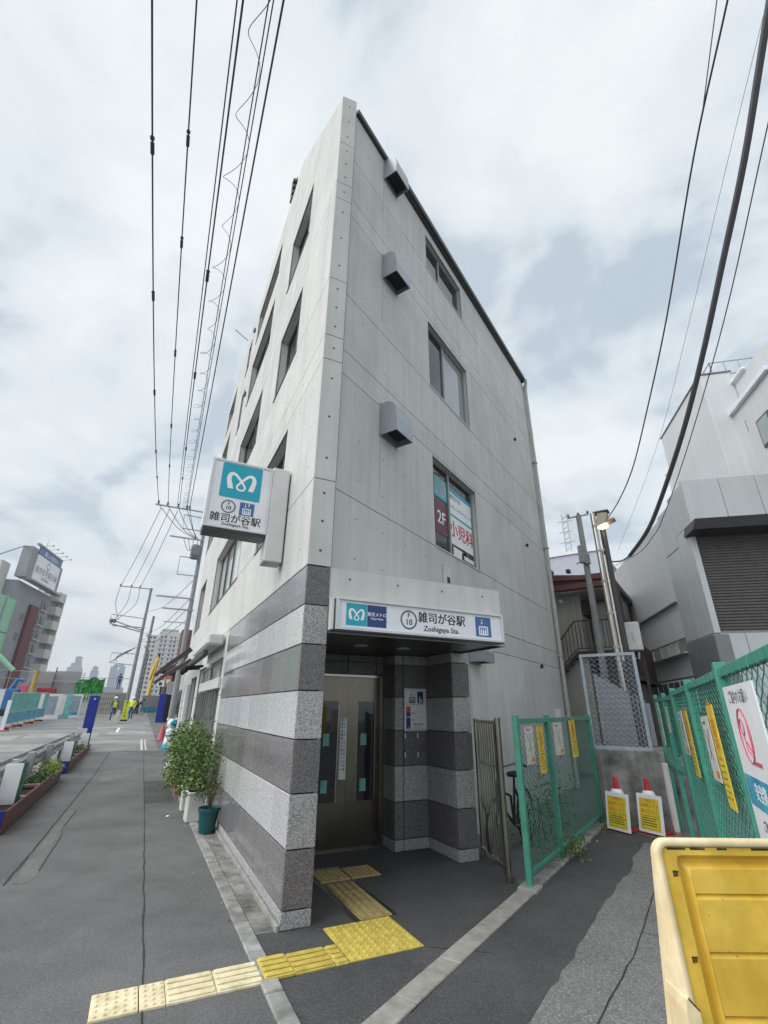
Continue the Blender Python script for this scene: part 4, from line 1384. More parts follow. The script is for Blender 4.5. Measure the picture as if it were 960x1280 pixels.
# --- bicycle behind the fence
bk = thing('bicycle', 'black bicycle parked between the building wall and the green fence', 'bicycle', R(.72, 2.55, 0), RROT)
def wheel(y):
    b = MB('rubber'); b.tube([(0, y + .32 * math.cos(2 * PI * i / 32), .33 + .32 * math.sin(2 * PI * i / 32)) for i in range(32)], .018, 6, closed=True)
    o = b.build('tyre', bk)
    b = MB('steel_dk'); b.tube([(0, y + .295 * math.cos(2 * PI * i / 32), .33 + .295 * math.sin(2 * PI * i / 32)) for i in range(32)], .010, 5, closed=True)
    b.tube([(-.05, y, .33), (.05, y, .33)], .015, 6); b.build('rim', o)
    b = MB('steel_dk')
    for i in range(14):
        a = 2 * PI * i / 14
        b.tube([(0, y, .33), (0, y + .29 * math.cos(a), .33 + .29 * math.sin(a))], .0016, 3, caps=False)
    b.build('spokes', o)
wheel(0); wheel(1.08)
b = MB('black_f')
for p in ([(0, 0, .33), (0, .10, .70), (0, .14, .93)], [(0, .12, .74), (0, .55, .62), (0, .62, .28)], [(0, .62, .28), (0, .12, .60)], [(0, .62, .28), (0, .74, .82)], [(0, .62, .28), (0, 1.08, .33), (0, .72, .70)]):
    b.tube(p, .017, 8)
b.build('bike_frame', bk)
b = MB('steel_dk'); b.tube([(-.30, .30, 1.02), (-.27, .20, 1.06), (-.08, .14, 1.0), (.08, .14, 1.0), (.27, .20, 1.06), (.30, .30, 1.02)], .012, 8); b.build('handlebar', bk)
for s in (-1, 1):
    b = MB('rubber'); b.tube([(s * .30, .28, 1.025), (s * .305, .40, 1.0)], .018, 8); b.build('grip', bk)
b = MB('rubber'); b.box(-.09, .09, .64, .90, .83, .89, .03); b.build('saddle', bk)
b = MB('steel_dk'); b.tube([(0, .62, .28), (.06, .62, .28), (.06, .70, .14), (.12, .70, .14)], .012, 6); b.build('crank', bk)

# --- concrete block with cage
blk = thing('concrete_block', 'stained concrete block at the end of the lane carrying a wire cage', 'wall', R(1.30, 5.55, 0), RROT)
b = MB('concrete_rough'); b.box(0.02, 1.10, 0, 1.5, -.05, 1.09, .015); b.build('block', blk)
b = MB('concrete_rough'); b.box(1.10, 1.32, .3, 3.6, -.05, .85, .015); b.build('side_wall', blk)
cg = thing('mesh_cage', 'pale blue grey wire mesh cage standing on the concrete block', 'cage', R(1.33, 5.60, 1.09), RROT)
CW, CH = .93, 1.56
def cage_panel(x0, y0, x1, y1, h0, h1):
    L = math.hypot(x1 - x0, y1 - y0)
    rz = math.atan2(y1 - y0, x1 - x0) - PI / 2
    T = Matrix.Translation((x0, y0, 0)) @ Matrix.Rotation(rz, 4, 'Z')
    f = MB('grey_f'); f.T = T
    f.box(-.018, .018, 0, .05, 0, h0, .004); f.box(-.018, .018, L - .05, L, 0, h1, .004)
    f.box(-.017, .017, .05, L - .05, 0.0, .05); f.box(-.017, .017, .05, L - .05, h0 - .05, h0 - .001)
    f.build('cage_frame', cg)
    m2 = MB('grey_f'); m2.T = T @ Matrix.Translation((0, .05, 0))
    chain_mesh(m2, L - .1, .05, h0 - .05, pitch=.05, step=.085, r=.0058)
    m2.build('wire_mesh', cg, kind='stuff')
cage_panel(0, 0, CW, 0, CH, CH)
b = MB('corr')
for k in range(13):
    b.box(-.02 + k * .07, .03 + k * .07, 1.12, 1.145 + (.012 if k % 2 else 0), .02, 1.28 - k * .045)
    b.box(.03 + k * .07, .05 + k * .07, 1.13, 1.14, .02, 1.28 - k * .045)
b.build('corrugated_sheet', cg)
for k in range(3):
    b = MB('pole_dk'); b.tube([(.62 + .07 * k, 1.0 - .1 * k, -.2), (.60 + .08 * k, 1.0 - .1 * k, 1.5 - .2 * k)], .018, 6); b.build('stored_pipe', cg)

# --- traffic cones with notice boards
def cone_board(n, d, lab, lean):
    t = thing('traffic_cone', 'red and white traffic cone behind ' + lab, 'traffic cone', R(n, d, 0), RROT + lean, 'traffic cones behind the notice boards')
    b = MB('cone_red'); b.box(-.175, .175, -.175, .175, 0, .03, .012); b.build('cone_base', t)
    b = MB('cone_red'); b.lathe([(.125, .03), (.105, .22)], 20); b.build('cone_body', t)
    b = MB('cone_red'); b.lathe([(.062, .56), (.043, .575), (.032, .715), (.026, .725)], 20); b.build('cone_tip', t)
    b = MB('print_w'); b.lathe([(.105, .22), (.10, .48), (.085, .53), (.062, .56)], 20); b.build('white_band', t)
    return t
def notice_board(n, d, lean, lab):
    t = thing('notice_board', lab, 'notice board', R(n, d, .025), RROT + lean, 'yellow notice boards hung on cones')
    t.rotation_euler = (rad(-8), 0, RROT + lean)
    b = MB('print_w'); b.box(-.205, .205, -.012, .012, 0, .50, .003); b.build('board', t)
    b = MB('yel_notice'); b.box(-.165, .165, -.0142, -.0121, .035, .445); b.build('yellow_sheet', t)
    text('この場所は', .050, 'print_or', t, (-.02, -.0146, .415), bold=.02)
    text('駐輪禁止です', .052, 'print_or', t, (0, -.0146, .345), bold=.02)
    text('撤去します', .056, 'print_or', t, (0, -.0146, .27), bold=.02)
    b = MB('print_k'); b.box(-.15, .15, -.0149, -.0142, .215, .220)
    b.box(-.15, .15, -.0149, -.0142, .055, .058); b.box(-.15, -.147, -.0149, -.0142, .058, .215); b.box(.147, .15, -.0149, -.0142, .058, .215)
    for i in range(4):
        x = -.13
        while x < .10:
            l = random.uniform(.012, .04); b.box(x, x + l, -.0149, -.0142, .09 + i * .03, .103 + i * .03); x += l + .008
    b.build('small_print', t, kind='stuff')
    return t
c1 = cone_board(1.68, 5.20, 'the left yellow notice board', rad(-28)); cone2 = cone_board(2.11, 5.31, 'the right yellow notice board', rad(-28))
notice_board(1.66, 5.00, rad(-30), 'white board with yellow notice on the left cone next to the green fence')
notice_board(2.09, 5.12, rad(-30), 'white board with yellow notice on the right cone below the cage')

# --- green fence on the right of the lane
FA = Vector((1.31, 1.36, 0)); FB = Vector((4.03, 6.90, 0)); FC = Vector((4.66, 8.52, 0))
dv = FB - FA
fr_rot = math.atan2(dv.y, dv.x) - PI / 2
fr = thing('mesh_fence', 'long green mesh fence along the right side of the lane with notices', 'fence', tuple(FA), fr_rot)
L_ = dv.length / 3
mesh_fence(fr, [-L_, 0, L_, 2 * L_, 3 * L_], .12, 1.95, pw=.075, ztop=1.955, pitch=.062, step=.075, r=.0034)
b = MB('green_f')
for k in range(40):
    y = -1.9 + k * .20
    b.box(-.028, -.0225, y, y + .012, 1.885, 1.94)
b.build('rail_rib', fr, kind='stuff')
dv2 = FC - FB
f3 = thing('mesh_fence', 'short green mesh gate bay with open bottom beyond the right fence', 'fence', tuple(FB), math.atan2(dv2.y, dv2.x) - PI / 2)
L3 = dv2.length
mesh_fence(f3, [0.10, L3 * .5, L3], .88, 1.90, pw=.06, ztop=1.92)
b = MB('pot_white'); b.tube([(-.12, L3 * .78, 0), (-.12, L3 * .72, .95)], .045, 10); b.build('white_pipe', f3)
b = MB('terracotta'); b.lathe([(.05, .0), (.05, .12)], 10, (-.12, L3 * .78, 0)); b.build('pipe_rust', f3)
def on_fence(t, z, off=-.045):
    """point t metres along the right fence, on its lane side"""
    q = FA + dv.normalized() * t + Vector((-dv.y, dv.x, 0)).normalized() * (-off)
    return (q.x, q.y, z)
FR_ = fr_rot + PI
notice_white(on_fence(L_ + 1.15 + .05, 1.42), FR_, .30, .46, 'white drawing notice on the right fence near the second bay', rad(2)) if False else None
notice_yellow(on_fence(L_ + .55, 1.40), FR_, .30, .66, 'yellow notice strip in the nearer bay of the right fence beside a white sheet', rad(2))
notice_white(on_fence(L_ + 1.00, 1.42), FR_, .40, .46, 'white drawing notice in the nearer bay of the right fence', rad(2))
notice_yellow(on_fence(2 * L_ + .45, 1.38), FR_, .36, .62, 'yellow notice strip in the far bay of the right fence', rad(2))
notice_white(on_fence(2 * L_ + 1.1, 1.46), FR_, .52, .46, 'white drawing notice in the far bay of the right fence', rad(2))
q3 = FB + dv2 * .72
notice_white((q3.x - .05, q3.y + .02, 1.52), math.atan2(dv2.y, dv2.x) + PI / 2, .16, .62, 'long white notice on the short gate bay of the right fence')
q4 = FB + dv2 * .30
notice_white((q4.x - .05, q4.y + .02, 1.58), math.atan2(dv2.y, dv2.x) + PI / 2, .14, .34, 'small white notice on the short gate bay of the right fence')
# large banner board near the camera
bn = thing('banner_board', 'large white board with pink line drawing and blue band on right fence', 'board', on_fence(L_ - .64, 1.20), FR_)
b = MB('print_w'); b.box(-.004, .004, -.40, .40, -.62, .62); b.build('sheet', bn)
b = MB('print_grey'); 
text('ご案内のお願い', .075, 'print_grey', bn, (.0046, -.02, .555), (PI / 2, 0, PI / 2))
b = MB('print_pink')
cz_ = .37
b.tube([(.006, -.05 + .13 * math.cos(a_ * PI / 12), cz_ + .13 * math.sin(a_ * PI / 12)) for a_ in range(24)], .0045, 4, closed=True)
b.build('oval_outline', bn)
b = MB('print_pink')
b.tube([(.0064, -.09 + .04 * math.cos(a_ * PI / 8), cz_ + .04 + .04 * math.sin(a_ * PI / 8)) for a_ in range(16)], .003, 4, closed=True)
b.tube([(.0064, -.09, cz_), (.0064, -.07, cz_ - .07), (.0064, .02, cz_ - .10)], .003, 4)
b.tube([(.0064, -.05, cz_ - .03), (.0064, .05, cz_ - .09), (.0064, .06, cz_ + .05)], .004, 4)
b.box(.0045, .0066, -.02, .16, cz_ - .135, cz_ - .115)
b.build('line_drawing', bn)
b = MB('panel_sea'); b.box(.0042, .0056, -.38, .38, .02, .17); b.box(.0042, .0056, -.38, .38, -.30, -.16); b.build('blue_band', bn)
text('安全第一', .09, 'print_w', bn, (.0062, 0, .095), (PI / 2, 0, PI / 2), bold=.02)
text('ご協力ください', .06, 'print_k', bn, (.0046, 0, -.06), (PI / 2, 0, PI / 2))

# --- yellow moulded plastic barrier in the foreground
yb = thing('plastic_barrier', 'yellow moulded plastic barrier with sun bleached rim in the foreground', 'barrier', (1.118, 2.28, .022), 0)
def yfront(z): return -.0 - (1.18 - z) * .08
def yback(z): return .035 + (1.18 - z) * .19
def sidex(z): return 0.0
Wb = .72
RAD_ = .055
def rim_outline(ins, y_off, z_lo=-.0, zt=1.18):
    pts = []
    r = max(.01, RAD_ - ins)
    zt2 = zt - ins
    for (cx, a0) in ((ins + r, 180), (Wb - ins - r, 90)):
        for k in range(7):
            a = rad(a0 - 90 * k / 6)
            pts.append((cx + r * math.cos(a), zt2 - r + r * math.sin(a)))
    return [(Wb - ins - sidex(z_lo) * (1), z_lo)][:0] + [(ins + sidex(z_lo), z_lo)] + [(x + (sidex(z) if x < Wb / 2 else -sidex(z)), z) for x, z in pts] + [(Wb - ins - sidex(z_lo), z_lo)]
b = MB('cream_plastic')
levels = [(.004, lambda z: yback(z)), (.0, lambda z: yback(z) - .02), (0.0, lambda z: yfront(z) + .012), (.006, lambda z: yfront(z) + .003), (.012, lambda z: yfront(z)), (.024, lambda z: yfront(z)), (.029, lambda z: yfront(z) + .006), (.031, lambda z: yfront(z) + .03)]
rings = []
for ins, fn in levels:
    o2 = rim_outline(ins, 0)
    rings.append([(x, fn(z), z) for x, z in o2])
vs = [p for r_ in rings for p in r_]
n_ = len(rings[0])
fs = []
for i in range(len(rings) - 1):
    for k in range(n_ - 1):
        fs.append([i * n_ + k, i * n_ + k + 1, (i + 1) * n_ + k + 1, (i + 1) * n_ + k])
fs.append(list(range(n_)))
b.add(vs, fs)
rim = b.build('rim', yb, smooth=True)
# lower bulging rim piece with its notch
b = MB('cream_plastic')
zt = .70
pr = [(-.012, zt - .03), (-.006, zt), (.004, zt + .008), (.034, zt - .03), (.034, 0), (-.03, 0)]
b.prism([(x, yfront(z) - .010, z) for x, z in pr], (0, .14, 0))
b.build('lower_rim', yb)
b = MB('dark_in'); b.prism([(.002, yfront(.70) - .0115, .708), (.034, yfront(.68) - .0115, .674), (.034, yfront(.68) - .0115, .668), (.002, yfront(.70) - .0115, .700)], (0, .004, 0)); b.build('crack', yb)
# front face: sloping panel with recessed field and ribs
def fp(x, z, dep):  # point on front face, depth behind it
    return (x, yfront(z) + .012 + dep, z)
b = MB('yel_plastic')
X0, X1, Z1, Z0 = .030, Wb - .03, 1.147, .02
# border with square holes
hz = [1.06, .80, .52]
hs = [(X0 + .028, X0 + .054, z - .011, z + .011) for z in hz] + [(X1 - .054, X1 - .028, z - .011, z + .011) for z in hz]
fx0, fx1, fz1 = .085, Wb - .085, 1.122
for (x0, x1, z0, z1) in cells(X0, X1, Z0, Z1, [(fx0, fx1, Z0 - 1, fz1)] + hs):
    b.quad(fp(x0, z0, 0), fp(x1, z0, 0), fp(x1, z1, 0), fp(x0, z1, 0))
# hole linings
b.use('dark_in')
for x0, x1, z0, z1 in hs:
    b.quad(fp(x0, z0, .03), fp(x1, z0, .03), fp(x1, z1, .03), fp(x0, z1, .03))
b.use('yel_plastic')
for x0, x1, z0, z1 in hs:
    b.quad(fp(x0, z0, 0), fp(x0, z1, 0), fp(x0, z1, .03), fp(x0, z0, .03)); b.quad(fp(x1, z0, 0), fp(x1, z1, 0), fp(x1, z1, .03), fp(x1, z0, .03))
    b.quad(fp(x0, z1, 0), fp(x1, z1, 0), fp(x1, z1, .03), fp(x0, z1, .03)); b.quad(fp(x0, z0, 0), fp(x1, z0, 0), fp(x1, z0, .03), fp(x0, z0, .03))
# stepped recess down to a groove, then raised field
def loop(ins, dep):
    x0, x1, z1 = fx0 + ins, fx1 - ins, fz1 - ins
    r = .022
    pts = [fp(x0, Z0, dep)]
    for (cx, a0) in ((x0 + r, 180), (x1 - r, 90)):
        for k in range(5):
            a = rad(a0 - 90 * k / 4)
            pts.append(fp(cx + r * math.cos(a), z1 - r + r * math.sin(a), dep))
    pts.append(fp(x1, Z0, dep))
    return pts
# fill small corner gaps between square opening and the rounded loop
lv = [loop(0, .0), loop(.020, .034), loop(.030, .036), loop(.044, .016), loop(.050, .010)]
n_ = len(lv[0]); vs = [p for l in lv for p in l]; fs = []
for i in range(len(lv) - 1):
    for k in range(n_ - 1):
        fs.append([i * n_ + k, i * n_ + k + 1, (i + 1) * n_ + k + 1, (i + 1) * n_ + k])
b.add(vs, fs)
for sx_, cx in ((1, fx0), (-1, fx1)):
    b.quad(fp(cx, fz1, .0), fp(cx + sx_ * .022, fz1, .0), fp(cx + sx_ * .006, fz1 - .006, .0005), fp(cx, fz1 - .022, .0))
# field broken by horizontal grooves
fxa, fxb = fx0 + .050, fx1 - .050
z = fz1 - .050
first = True
while z > Z0 + .02:
    hgt = .075 if first else .155
    zb = max(Z0, z - hgt)
    b.quad(fp(fxa, zb, .008), fp(fxb, zb, .008), fp(fxb, z, .008), fp(fxa, z, .008))
    zg = max(Z0, zb - .020)
    b.quad(fp(fxa, zb - .006, .020), fp(fxb, zb - .006, .020), fp(fxb, zb, .008), fp(fxa, zb, .008))
    b.quad(fp(fxa, zg, .008), fp(fxb, zg, .008), fp(fxb, zb - .006, .020), fp(fxa, zb - .006, .020))
    z = zg
    first = False
b.build('front_panel', yb, smooth=False)
b = MB('soil')  # thin broken dark strip along the top of the panel, just below the rim
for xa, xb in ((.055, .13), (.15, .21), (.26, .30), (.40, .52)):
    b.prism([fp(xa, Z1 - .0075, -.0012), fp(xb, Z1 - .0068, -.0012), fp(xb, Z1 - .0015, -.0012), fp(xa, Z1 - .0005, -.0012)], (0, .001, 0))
b.build('dark_line', yb)
b = MB('planter')
for k in range(26):
    x_, z_, r_ = random.uniform(.05, .6), random.uniform(.35, 1.13), random.uniform(.0008, .0022)
    if fx0 - .01 < x_ < fx0 + .06 or z_ > fz1 - .055: continue
    dd = .0065 if x_ > fx0 + .05 else -.0015
    b.prism([fp(x_ + r_ * math.cos(i * PI / 3), z_ + r_ * random.uniform(.6, 1.6) * math.sin(i * PI / 3), dd) for i in range(6)], (0, .001, 0))
b.build('speck', yb, kind='stuff')
for z_ in hz[:2]:
    b = MB('steel_dk'); x_ = X0 + .041
    p_ = fp(x_, z_, .012); b.box(x_ - .007, x_ + .006, p_[1] - .002, p_[1] + .012, z_ - .008, z_ + .006, .002); b.build('bolt', yb)

# ================================================================== large clad building on the right
KX, KY, KROT = 7.54, 10.59, rad(-13)
def K(x, y, z=0.0):
    a, c = rad(103), rad(13)
    return (KX + x * math.sin(a) + y * math.sin(c), KY + x * math.cos(a) + y * math.cos(c), z)
kb = thing('warehouse', 'large grey metal clad building with dark roller shutter and stepped roof', 'building', K(0, 0, 0), KROT)
def clad(x0, x1, y0, y1, z0, z1, mt='clad', name='cladding_panel', c=.006):
    b = MB(mt); b.box(x0, x1, y0, y1, z0, z1, c); return b.build(name, kb)
# upper cladding band on the front
xs_ = [0.0, .85, 1.65, 2.45, 3.25, 4.05, 4.85]
for x0, x1 in zip(xs_, xs_[1:]):
    clad(x0 + .006, x1 - .006, 0, .12, 5.97, 7.12)
# panels under the shutter
for x0, x1 in ((-.0, .62), (.62, 1.5), (1.5, 2.4), (2.4, 3.3), (3.3, 4.85)):
    clad(x0 + .006, x1 - .006, .30, .42, .9, 3.35)
clad(-.0, .006 + .13, .28, .5, 3.36, 5.70, name='jamb_panel')
sh_ = MB('shutter')
z = 3.37
while z < 5.78:
    sh_.prism([(.14, .44, z), (.14, .42, z + .02), (.14, .42, z + .052), (.14, .445, z + .068)], (4.7, 0, 0)); z += .07
sh_.build('roller_shutter', kb)
b = MB('clad_dk'); b.box(.145, 4.9, .40, .46, 3.35, 3.42); b.build('shutter_sill', kb)
b = MB('flash_dk'); b.prism([(-.08, -.22, 5.72), (-.02, -.30, 5.96), (-.02, .40, 5.96), (-.08, .40, 5.72)], (5.0, 0, 0)); b.build('canopy', kb)
# side wall facing the lane (x = 0 plane going back)
clad(.0, .12, .12, 1.10, 5.97, 7.05); clad(.0, .12, .50, 1.08, 3.36, 5.965)
clad(.002, .122, 1.112, 2.05, 3.36, 5.67); clad(.002, .122, 1.112, 2.05, 5.69, 6.9)
clad(-.02, .3, .29, 2.06, 0.2, 3.345, 'clad_dk', 'base_panel', .02)
for y0, y1, z0, z1 in ((2.07, 6.0, 4.47, 6.84), (6.0, 10.5, 4.47, 6.84), (2.07, 6.0, 3.52, 4.43), (6.0, 10.5, 3.52, 4.43), (2.07, 6.0, 2.55, 3.12), (6.0, 10.5, 2.55, 3.12)):
    clad(.03, .15, y0 + .003, y1 - .003, z0, z1, 'wall_pale', 'wall_panel', .004)
b = MB('clad_dk'); b.box(-.05, .16, 2.07, 10.5, 4.43, 4.47); b.build('wall_ledge', kb)
for i in range(11):
    y0 = 2.12 + i * .74
    b = MB('alu'); b.box(.05, .10, y0, y0 + .70, 3.13, 3.51, .004); wo = b.build('window', kb)
    b = MB('curtain' if i % 3 else 'glass_sky'); b.box(.04, .049, y0 + .06, y0 + .64, 3.18, 3.47); b.build('pane', wo)
b = MB('offwhite'); b.box(-.12, .028, 2.07, 10.5, 3.115, 3.135); b.build('wall_ledge', kb)
for i in range(8):
    y0 = 2.1 + i * 1.0
    b = MB('white_frame'); b.box(-.03, .0, y0, y0 + .96, 1.7, 2.5, .004); wo = b.build('window', kb)
    b = MB('green_glass'); b.box(-.04, -.031, y0 + .05, y0 + .45, 1.75, 2.12); b.box(-.04, -.031, y0 + .51, y0 + .91, 1.75, 2.12); b.box(-.04, -.031, y0 + .05, y0 + .45, 2.17, 2.45); b.box(-.04, -.031, y0 + .51, y0 + .91, 2.17, 2.45); b.build('pane', wo)
b = MB('clad_dk'); b.box(.06, 5, 2.07, 10.5, 0, 2.54); b.build('wall_core', kb)
b = MB('wall_pale'); b.box(.16, 6.5, .45, 10.5, 2.56, 6.8); b.build('wall_core', kb)
# upper volumes stepping back
b = MB('wall_pale'); b.box(2.0, 7.0, -1.2, 4.3, 7.13, 9.25); o = b.build('upper_wall', kb)
b = MB('print_w'); b.box(1.90, 2.1, -1.3, 4.3, 9.26, 9.40, .01); b.build('white_coping', kb)
b = MB('frame_dk'); b.box(1.965, 1.999, -.75, -.2, 7.72, 8.48, .004); wo = b.build('window', kb)
b = MB('glass_sky'); b.box(1.955, 1.964, -.70, -.25, 7.78, 8.42); b.build('pane', wo)
b = MB('frame_dk'); b.box(1.93, 1.999, 2.25, 2.42, 8.30, 8.42, .01); b.build('vent_cap', kb)
for y_, z_ in ((.23, 8.7), (2.0, 8.65)):
    b = MB('clad_dk'); b.box(1.994, 1.9995, y_ - .012, y_ + .012, z_ - .22, z_ + .12); b.build('rain_streak', kb)
b = MB('wall_pale')
pr = [(2.3, 6.5, 9.4), (2.3, 6.5, 10.30)] + [(2.3, -.6 - .9 * math.sin(rad(a)), 9.40 + .9 * math.cos(rad(a))) for a in range(0, 91, 15)]
b.prism([(2.3, y, z) for _, y, z in pr], (4.5, 0, 0)); b.build('upper_parapet', kb)
b = MB('print_w'); b.box(2.2, 2.298, .0, 6.5, 10.30, 10.38, .01); b.build('white_coping', kb)
b = MB('wall_pale'); b.box(1.5, 2.29, .67, 4.2, 7.0, 10.72, .01); b.build('tower_wall', kb)
b = MB('clad_dk'); b.box(1.47, 2.32, .64, 4.23, 10.725, 10.77, .005); b.build('tower_coping', kb)
b = MB('galv')
for k in range(5):
    b.tube([(2.4 + .4 * k, 1.7, 10.3), (2.4 + .4 * k, 1.7, 11.9)], .02, 5)
    b.tube([(2.4, 1.7 + .4 * k, 10.3), (2.4, 1.7 + .4 * k, 11.9)], .02, 5)
for z_ in (10.9, 11.4, 11.88):
    b.tube([(2.4, 3.3, z_), (2.4, 1.7, z_), (4.0, 1.7, z_)], .022, 5)
b.build('roof_railing', kb)

# ================================================================== apartment house at the end of the lane
ap = thing('apartment_house', 'old two storey apartment house with maroon eave and outside stairs', 'house', R(0, 11.9, 0), RROT)
b = MB('house'); b.box(-1.6, .15, .5, 6.5, 0, 5.28); b.box(.15, 1.25, 1.7, 6.5, 0, 5.2); b.build('wall', ap)
b = MB('roof_mar'); b.box(-1.8, 1.30, -.15, -.02, 5.30, 5.50, .01); b.box(-1.8, 1.30, -.10, .0, 5.52, 5.74, .01); b.build('fascia', ap)
b = MB('house'); b.box(-1.7, 1.28, 0, 6.8, 5.24, 5.29); b.build('soffit', ap)
b = MB('roof_mar')
b.prism([(-1.9, -.2, 5.74), (1.34, -.2, 5.50), (1.34, -.2, 5.58), (-1.9, -.2, 6.05)], (0, 7.2, 0)); rfo = b.build('roof', ap)
for x in (-.55, .0):
    b = MB('flash_dk'); b.box(x, x + .12, -.21, -.0, 5.86 - x * .07, 5.96 - x * .07); b.build('snow_guard', rfo)
b = MB('flash_dk'); b.box(1.30, 1.42, -.15, 6.9, 5.26, 5.42, .02); b.build('side_gutter', ap)
b = MB('house_dk'); b.box(.12, .19, 1.62, 1.72, 0, 5.2); b.box(.14, .30, .62, 1.6, 4.6, 5.1); b.build('post', ap)
for i, x in enumerate((.34, .78)):
    b = MB('offwhite' if i == 0 else 'house_dk'); b.box(x, x + .36, 1.66, 1.69, 3.42, 5.1, .01); b.build('door', ap)
b = MB('house_dk'); b.box(-.1, 1.40, .30, 1.68, 3.30, 3.42); b.build('landing', ap)
# stairs and railings
stp = MB('house_dk'); stp.prism([(-.1, .28, 3.30), (-.1, .28, 3.42), (-1.5, .28, 2.02), (-1.5, .28, 1.78)], (0, .05, 0)); stp.build('stair_stringer', ap)
for k in range(8):
    b = MB('house_dk'); b.box(-.36 - k * .18, -.12 - k * .18, .33, 1.2, 3.20 - k * .18, 3.225 - k * .18); b.build('stair_tread', ap)
b = MB('house_dk'); b.tube([(-1.5, .28, 2.75), (-.08, .28, 4.36), (1.38, .28, 4.32), (1.38, 1.6, 4.32)], .022, 6); b.build('handrail', ap)
b = MB('house_dk'); b.tube([(-1.5, .28, 2.15), (-.08, .28, 3.5), (1.38, .28, 3.5)], .016, 6); b.build('bottom_rail', ap)
bar = MB('house_dk'); bar.tube([(0, 0, 0), (0, 0, .84)], .011, 5); bm_ = bar.mesh('baluster')
for k in range(25):
    x = -1.44 + k * .115
    z = 3.48 if x > -.08 else 3.48 + (x + .08) * .95
    link(bm_, 'baluster', ap, (x, .28, z))
b = MB('offwhite'); b.ball((-.42, .3, 5.05), .07); b.tube([(-.42, .48, 5.05), (-.30, .32, 5.0)], .02, 6); b.build('wall_light', ap)
b = MB('pvc'); b.tube([(-.05, .45, 3.4), (-.05, .45, 5.0)], .03, 8); b.build('pipe', ap)
# side lean-to along the lane
ls = thing('shed', 'dark weathered lean-to with corrugated side beyond the wire cage', 'shed', R(1.40, 9.2, 0), RROT)
b = MB('corr')
for k in range(16):
    b.box(.0 + (.012 if k % 2 else 0), .35, .2 + k * .2, .4 + k * .2, .6, 2.35)
b.build('corrugated_side', ls)
b = MB('house_dk'); b.box(.05, .5, 0, 3.6, 2.36, 3.35); b.build('upper_boards', ls)
b = MB('flash_dk'); b.prism([(-.1, -.1, 2.36), (.55, -.1, 2.36), (.55, -.1, 2.44), (-.1, -.1, 2.40)], (0, 3.8, 0)); b.build('lean_roof', ls)
for y_ in (.05, 1.3, 2.6):
    b = MB('house_dk'); b.box(.0, .06, y_, y_ + .07, 2.44, 3.7); b.build('post', ls)
# block wall face closing the lane
# distant pale flat block
fb_ = thing('flat_block', 'plain pale blue grey block rising behind the apartment house roof', 'building', R(-9, 28, 0), RROT)
b = MB('lilac'); b.box(0, 7.8, 0, 9, 0, 11.4); b.build('wall', fb_)
b = MB('white_frame'); b.box(-.1, 7.9, -.1, 9.1, 11.4, 11.6); b.build('parapet', fb_)
an = thing('antenna_mast', 'thin lattice antenna mast on the pale block roof', 'antenna', R(-3.4, 29.5, 11.6), RROT)
b = MB('galv')
for dx_ in (-.18, .18): b.tube([(dx_, 0, 0), (dx_, 0, 3.4)], .04, 5)
for k in range(8): b.tube([(-.18, 0, .2 + k * .4), (.18, 0, .4 + k * .4)], .03, 4)
for k in range(3): b.tube([(-.5, 0, 1.2 + k * .8), (.5, 0, 1.2 + k * .8)], .03, 4)
b.build('mast', an)
b = MB('galv'); b.tube([(-1.6, 0, -1), (-1.6, 0, 2.6)], .03, 5); b.build('rod', an)

# ================================================================== poles of the lane
up_ = thing('utility_pole', 'grey concrete utility pole with box in front of the apartment house', 'utility pole', R(.66, 11.72, 0), RROT)
b = MB('pole_c'); b.tube([(0, 0, 0), (0, 0, 7.75)], .115, 12, r1=.085); b.build('pole', up_, smooth=False)
b = MB('pole_c'); b.box(-.16, .02, -.22, -.07, 6.05, 6.65, .03); b.box(.0, .15, -.20, -.06, 6.0, 6.35, .02); b.build('box', up_)
b = MB('galv'); b.tube([(-.35, 0, 7.72), (.32, 0, 7.72)], .03, 6); b.tube([(-.30, 0, 6.1), (.1, -.1, 6.2)], .02, 5); b.build('crossarm', up_)
for x in (-.32, .0, .30):
    b = MB('insul'); b.lathe([(.03, 0), (.045, .05), (.02, .1)], 8, (x, 0, 7.75)); b.build('insulator', up_)
sp_ = thing('steel_pole', 'tall shiny stainless steel service pole behind the cage', 'pole', R(1.76, 7.15, 0), RROT)
b = MB('steel'); b.tube([(0, 0, 0), (0, 0, 5.95)], .055, 14); b.build('pole', sp_)
b = MB('steel'); b.tube([(.10, -.06, 2.6), (.10, -.06, 4.9)], .028, 10); b.build('conduit', sp_)
for z_ in (2.9, 3.6, 4.3, 5.0, 5.6):
    b = MB('galv'); b.lathe([(.064, 0), (.064, .05)], 12, (0, 0, z_)); b.box(0, .13, -.07, -.05, z_, z_ + .04); b.build('band_clamp', sp_)
dp_ = thing('lamp_post', 'dark lamp post with a lit street lamp at its top', 'lamp post', R(1.78, 8.2, 0), RROT)
b = MB('pole_dk'); b.tube([(0, 0, 0), (0, 0, 6.05)], .085, 12, r1=.07); b.build('pole', dp_)
b = MB('lamp_house'); b.prism([(-.12, -.1, 6.0), (-.05, -.1, 6.32), (.18, -.1, 6.28), (.10, -.1, 6.02)], (0, .2, 0)); b.build('bracket', dp_)
b = MB('pole_dk'); b.box(-.16, .22, -.12, .12, 6.30, 6.36, .02); b.build('cap', dp_)
b = MB('lamp_house'); b.prism([(-.10, -.42, 5.83), (.36, -.42, 5.97), (.34, -.42, 5.995), (.06, -.42, 5.99), (-.10, -.42, 5.90)], (0, .26, 0)); lo = b.build('lamp_head', dp_)
b = MB('lamp_on'); b.ball((.05, -.29, 5.855), .13, .10, .055); b.build('lens', lo)
